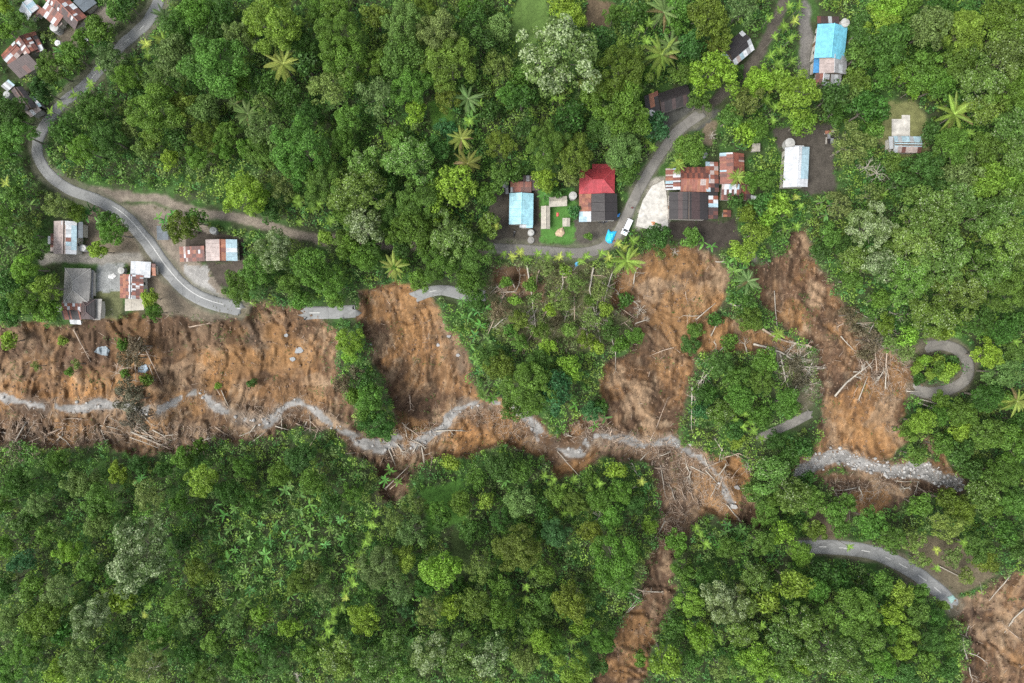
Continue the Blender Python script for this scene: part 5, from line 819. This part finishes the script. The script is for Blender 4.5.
for li, tok in enumerate(LOGS.split() + EXTRA):
    a = tok.split(';'); P = [tuple(float(v) for v in q.split(',')) for q in a[:-1]]; r = float(a[-1]); rng = random.Random(li)
    W = [gpt(*p) for p in P]; W = [w + Vector((0, 0, r + .35 + (.5 if 250 < p[1] < 400 and p[0] > 480 else 0))) for w, p in zip(W, P)]; org = W[0].copy(); root = thing('fallen_trunk', org, 'x', 'fallen trunk', 'fallen and stripped trunks')
    Q = [W[0]]
    for b, c in zip(W[:-1], W[1:]):
        n = max(2, int((c - b).length / 2))
        for k in range(1, n + 1): Q.append(b.lerp(c, k / n) + Vector((rng.uniform(-.06, .06), rng.uniform(-.06, .06), rng.uniform(-.05, .05))) * (1 if k < n else 0))
    dead = M['deadwood'] if rng.random() < .6 else M['stick']; n = len(Q); mk('trunk', G().tube(Q, [r * (1.1 - .65 * k / (n - 1)) for k in range(n)], 7), dead, root, np.array(org), smooth=True)
    if len(P) > 2 or r >= .2:
        g = G(); dd = (Q[-1] - Q[-2]).normalized()
        for k in range(3 if r < .2 else 4 if r < .24 else 8):
            s = Q[rng.randint(n // 2, n - 1)]; d = (dd * .7 + Vector((rng.uniform(-1, 1), rng.uniform(-1, 1), rng.uniform(-.15, .35)))).normalized(); g = G(); branchy(g, s, d, rng.uniform(.8, 2.2) * (1 if r < .24 else 1.5), r * .35, 1, rng); mk('branch', g, dead, root, np.array(org))
    if rng.random() < .5:
        g = G(); d0 = (Q[0] - Q[1]).normalized()
        for k in range(6): g.tube([Q[0], Q[0] + (d0 + Vector((rng.uniform(-1, 1), rng.uniform(-1, 1), rng.uniform(-.6, 1)))).normalized() * rng.uniform(.4, .9)], [r * .5, r * .1], 4)
        mk('root', g, dead, root, np.array(org))
    L = sum((b - c).length for b, c in zip(W[:-1], W[1:])); mp = P[len(P) // 2]; want_label(root, ('short ' if L < 4.5 else 'long ' if L > 9 else '') + ('forked ' if len(P) > 3 else '') + ('pale' if dead is M['deadwood'] else 'brown') + ' fallen trunk', *mp)
for bi, (px, py, h, sp, lb) in enumerate(((878, 172, 6, 1.0, 'bare grey branched tree right of the white gable house'), (868, 166, 5, .8, 'smaller bare grey tree beside the largest bare tree'), (800, 358, 2.5, 1, 'bare white branched tree at the left rim of the right scar'), (808, 385, 2.2, .9, 'bare white branches hanging into the right scar below the forked trunk'), (590, 318, 2, .9, 'grey bare twigs in the scrub below the lane'), (357, 372, 2.5, .8, 'grey leafless tree on the green spur'), (150, 668, 6, .9, 'grey leafless limbs at the bottom left edge'), (366, 232, 6, .7, 'grey leafless limbs inside the white-speckled tree by the track'), (880, 345, 2.5, .8, 'bare pale tree at the right rim of the right scar'), (890, 330, 2.5, .7, 'upper bare pale tree at the right rim of the right scar'), (713, 135, 3, .5, 'small grey bare tree right of the lane head'), (136, 425, 1.5, .8, 'grey tangle of bare branches over the left stream'), (640, 310, 1.2, .6, 'grey uprooted stump on the left rim of the round-headed scar'), (745, 465, 1.2, .8, 'pale roots beside the stream bend'), (297, 678, 5, .5, 'small bare forked tree at the bottom edge'), (600, 518, 5, .6, 'bare grey tree in the lower forest left of the gully'), (675, 252, 1.6, .5, 'thin bare sapling on the head of the round scar'))):
    rng = random.Random(100 + bi); p = stand(px, py, h); root = thing('bare_tree', p, lb, 'bare tree', 'leafless trees'); mk('trunk', G().tube([(0, 0, -1), (0, 0, .2), (.1, 0, h * .6), (0, 0, h)], [.2, .17, .13, .09], 6), M['deadwood'], root)
    for k in range(9):
        g = G(); a = k * .7 + rng.uniform(-.3, .3); branchy(g, Vector((0, 0, h * rng.uniform(.6, .98))), Vector((math.cos(a), math.sin(a), rng.uniform(.05, .5))).normalized(), 2.2 * sp * rng.uniform(.7, 1.2), .07, 2, rng); mk('branch', g, M['deadwood'], root)
TANG = pts('790,350,.9 782,374,.9 768,350,.8 872,352,.9 900,342,.8 702,376,.8 655,468,.9 690,472,1 722,470,.8 18,430,1 60,438,.8 150,437,1 128,368,.9 142,352,.8 205,440,.8 255,436,.8 305,426,.7 400,448,.8 500,290,.8 535,312,.8 610,318,.8 585,345,.7 640,322,.7 715,345,.7 840,325,.7 855,372,.8 880,375,.9 668,440,.7 745,348,.8 700,330,.7 640,590,.6 860,492,.7 905,488,.7 620,438,.7 570,436,.6')
for ti, (px, py, sp) in enumerate(TANG):
    rng = random.Random(900 + ti); p = gpt(px, py); root = thing('uprooted_tree', p, 'x', 'uprooted tree', 'uprooted trees in the debris'); dm = M['deadwood'] if ti % 3 else M['stick']; a0 = rng.uniform(0, 6.28)
    L_ = rng.uniform(2.5, 4.5) * sp; d0 = Vector((math.cos(a0), math.sin(a0), rng.uniform(-.05, .15))); mk('trunk', G().tube([Vector((0, 0, .3)) - d0 * L_ * .5, Vector((.1, .1, .5)), Vector((0, 0, .5)) + d0 * L_ * .5], [.19, .16, .09], 6), dm, root)
    for k in range(7): g = G(); a = a0 + rng.uniform(-1.1, 1.1); branchy(g, Vector((0, 0, .5)) + d0 * L_ * rng.uniform(.1, .5), Vector((math.cos(a), math.sin(a), rng.uniform(-.05, .4))).normalized(), 1.9 * sp * rng.uniform(.6, 1.2), .06, 2, rng); mk('branch', g, dm, root)
    for k in range(5): a = a0 + math.pi + rng.uniform(-1.4, 1.4); e = Vector((0, 0, .3)) - d0 * L_ * .5; mk('root', G().tube([e, e + Vector((math.cos(a), math.sin(a), rng.uniform(-.3, .9))) * rng.uniform(.4, .9)], [.09, .02], 4), dm, root)
    want_label(root, ('pale' if ti % 3 else 'brown') + ' uprooted tree', px, py)
resolve_labels()

# ------------------------------------------------------------------ undergrowth, driftwood, stones (uncountable)
def scatter(n, dens, x0=-90, x1=1114, y0=-80, y1=763, seed=1):
    rng = np.random.default_rng(seed); x = rng.uniform(x0, x1, n); y = rng.uniform(y0, y1, n); k = rng.random(n) < samp(dens, x, y); return x[k], y[k], rng
def jgrid(step, dens, seed):
    rng = np.random.default_rng(seed); x, y = np.meshgrid(np.arange(-90, 1114, step), np.arange(-80, 763, step)); x = (x + rng.uniform(-.5, .5, x.shape) * step * 1.1).ravel(); y = (y + rng.uniform(-.5, .5, y.shape) * step * 1.1).ravel(); k = rng.random(len(x)) < samp(dens, x, y); return x[k], y[k], rng
ux, uy, rng = jgrid(5.2, np.clip(veg * (1 - .3 * scrub - .4 * scrub2 - .4 * scrub3), 0, 1), seed=21)
uz = samp(Z, ux, uy); kx = (HC - uz) / F; gx, gy = (ux - CX) * kx, -(uy - CY) * kx
C = np.array(cover); keep = np.ones(len(gx), bool); hin = np.full(len(gx), -99.)
for a, b, c in HB: hin = np.maximum(hin, psdf([a, b, (b[0] + c[0] - a[0], b[1] + c[1] - a[1]), c], ux, uy))
for s in range(0, len(gx), 2000):
    d = np.hypot(gx[s:s + 2000, None] - C[None, :, 0], gy[s:s + 2000, None] - C[None, :, 1]) / C[None, :, 2]; dp = np.hypot(ux[s:s + 2000, None] - C[None, :, 3], uy[s:s + 2000, None] - C[None, :, 4]) / C[None, :, 5]; keep[s:s + 2000] = ((dp.min(1) > .74) | (d.min(1) > 1.05) & (dp.min(1) > .45)) & (hin[s:s + 2000] < -4.5)
gx, gy, uz, ux, uy = gx[keep], gy[keep], uz[keep], ux[keep], uy[keep]; n = len(gx)
palU = np.array([(.085, .18, .03), (.06, .135, .025), (.115, .17, .03), (.15, .25, .038), (.11, .175, .05), (.055, .145, .035), (.095, .2, .032)])
zone = fbm(ux / 55, uy / 55, 201); pk = (np.floor((zone * 1.1 + rng.uniform(-.25, .25, n)) * 9).astype(int)) % len(palU); cu = palU[pk] * rng.uniform(.85, 1.5, (n, 1))
sc = samp(np.maximum(np.maximum(scrub, scrub2), scrub3), ux, uy); cu = cu * (1 - .5 * sc[:, None]) + np.array((.14, .125, .07)) * .5 * sc[:, None]
open_ = samp(sstep(-16, -2, yard), ux, uy); rad = rng.uniform(.6, 1.6, n) * (1 - .3 * open_); hgt = rng.uniform(.2, 1, n) ** 2 * 5 + .2; hgt = hgt * (1 - .7 * open_) * (1 - .5 * sc)
nl = (rad * rad * 14.5 + 6).astype(int); rep = np.repeat(np.arange(n), nl); d = unit(rng.normal(size=(len(rep), 3))); d[:, 2] = np.abs(d[:, 2]) * 1.1 - .15
Pc = np.c_[gx, gy, uz + hgt * .7][rep] + d * (rad[rep] * rng.uniform(.6, 1.1, len(rep)))[:, None]; Nn = unit(d + rng.normal(size=d.shape) * .6 + (0, 0, .5))
V, q = leaf_quads(Pc, Nn, .56, .34, rng); me = mesh_np('undergrowth', V, q, M['under']); attr(me, 'lcol', 'FLOAT_COLOR', 'FACE', np.c_[cu[rep] * rng.uniform(.7, 1.35, (len(rep), 1)), np.ones(len(rep))])
tag(link('undergrowth', me), 'dense shrubs and saplings covering the ground between the trees', 'undergrowth', kind='stuff')
# ferns and weeds creeping over the bare slopes' rims, grass on verges
wx_, wy_, rng = scatter(260000, np.clip(sstep(8, 1, abs(bare)) * .3 * sstep(.4, .6, lump) + bmask * sstep(.66, .72, fbm(PX / 13, PY / 13, 401, 4)) * .35 + (ymask > .3) * (yard < 2.5) * .12, 0, 1) * sstep(0.5, 2.5, np.minimum(road, track)) * (sd > 6) * (sr > 11), seed=33)
wz = samp(Z, wx_, wy_); kx = (HC - wz) / F; n = len(wx_); rep = np.repeat(np.arange(n), 7); Pc = np.c_[(wx_ - CX) * kx, -(wy_ - CY) * kx, wz + .12][rep] + rng.normal(size=(n * 7, 3)) * (.22, .22, .1); Nn = unit(rng.normal(size=(n * 7, 3)) * .6 + (0, 0, 1)); V, q = leaf_quads(Pc, Nn, .34, .16, rng)
me = mesh_np('weeds', V, q, M['under']); cu = np.array([(.085, .15, .035), (.12, .17, .045), (.14, .13, .065), (.055, .12, .028)])[rng.integers(0, 4, n)] * rng.uniform(.7, 1.3, (n, 1)); attr(me, 'lcol', 'FLOAT_COLOR', 'FACE', np.c_[cu[rep], np.ones(len(rep))]); tag(link('weeds', me), 'weeds and grass tufts fringing the bare slopes and verges', 'weeds', kind='stuff')
def sticks(n, dens, Lr, rr, seed, name, label, mat, cat):
    x, y, rng = scatter(n, dens, seed=seed); z = samp(Z, x, y); k = (HC - z) / F; n = len(x); c = np.c_[(x - CX) * k, -(y - CY) * k, z + rng.uniform(.05, .35, n)]; L = rng.uniform(*Lr, n) * rng.uniform(.4, 1, n); r = rng.uniform(*rr, n); a = rng.uniform(0, 6.28, n); d = np.c_[np.cos(a), np.sin(a), rng.normal(size=n) * .18]; s = np.c_[-np.sin(a), np.cos(a), np.zeros(n)]; u = np.cross(d, s)
    V = []; 
    for e, q in ((-1, 1), (1, .55)):
        for t in (0, 2.09, 4.19): V.append(c + d * (e * L / 2)[:, None] + (s * math.cos(t) + u * math.sin(t)) * (r * q)[:, None])
    V = np.stack(V, 1).reshape(-1, 3); b = np.arange(n)[:, None] * 6; q = np.concatenate([b + np.array(f) for f in ((0, 1, 4, 3), (1, 2, 5, 4), (2, 0, 3, 5))]); return tag(link(name, mesh_np(name, V, q, mat)), label, cat, kind='stuff')
jam = np.zeros(PX.shape)
for P in ('0,415 120,420 150,445 60,447 0,438', '130,425 180,425 260,435 220,446 160,456', '230,405 285,412 330,430 300,428', '585,430 690,442 735,480 720,510 665,505 645,458', '395,432 430,430 425,455 385,460', '0,420 40,420 40,460 0,460', '655,500 690,505 676,540 655,545', '455,410 520,412 548,450 500,436', '560,425 600,412 612,432 575,442', '825,475 900,478 880,505 840,500', '855,345 915,360 905,400 865,395', '760,340 815,350 820,395 790,390'):
    jam = np.maximum(jam, sstep(-5, 5, psdf(pts(P), wx, wy)))
sticks(330000, np.clip(jam * .5 + bmask * .008 + scrub * .02 + sstep(14, 5, sd) * bmask * .12, 0, 1) * (.45 + .55 * (sd > 4)), (.6, 3.8), (.03, .10), 44, 'driftwood', 'tangled broken branches strewn along the stream and slides', M['stick'], 'driftwood')
sticks(70000, np.clip(scrub * .28 + scrub2 * .4 + scrub3 * .5 + (sstep(6, 0, abs(bare)) * .12), 0, 1) * (sd > 4), (1, 4), (.025, .06), 45, 'dead_branches', 'pale dead branches lying in the scrub', M['deadwood'], 'branches')
def stones(n, dens, rr, seed, name, label, mat):
    x, y, rng = scatter(n, dens, seed=seed); z = samp(Z, x, y); k = (HC - z) / F; n = len(x); c = np.c_[(x - CX) * k, -(y - CY) * k, z]; O = np.array([(1, 0, 0), (0, 1, 0), (-1, 0, 0), (0, -1, 0), (.6, .6, .7), (-.6, .6, .6), (-.6, -.6, .75), (.6, -.6, .6), (0, 0, 1)], float)
    r = rr[0] + (rr[1] - rr[0]) * rng.random(n) ** 3; V = (c[:, None] + O[None] * rng.uniform(.7, 1.3, (n, 9, 3)) * r[:, None, None]).reshape(-1, 3); T = np.array([(0, 1, 4), (1, 2, 5), (2, 3, 6), (3, 0, 7), (1, 5, 4), (2, 6, 5), (3, 7, 6), (0, 4, 7), (4, 5, 8), (5, 6, 8), (6, 7, 8), (7, 4, 8)])
    return tag(link(name, mesh_np(name, V, (np.arange(n)[:, None, None] * 9 + T[None]).reshape(-1, 3), mat)), label, 'stones', kind='stuff')
stones(200000, np.clip(sstep(11, 5, sr) * .8 + sstep(6, 3, sd) * .12, 0, 1), (.1, .62), 55, 'stream_stones', 'grey stones lying in and along the stream', M['rock'])
stones(150000, np.clip(bmask * .3 + sstep(3, 0, abs(bare)) * .1, 0, 1) * (sd > 5), (.06, .4), 56, 'soil_clods', 'brown clods and stones scattered over the slides', simple('clod', (.125, .08, .05), .95, .4, .5, 1.7))
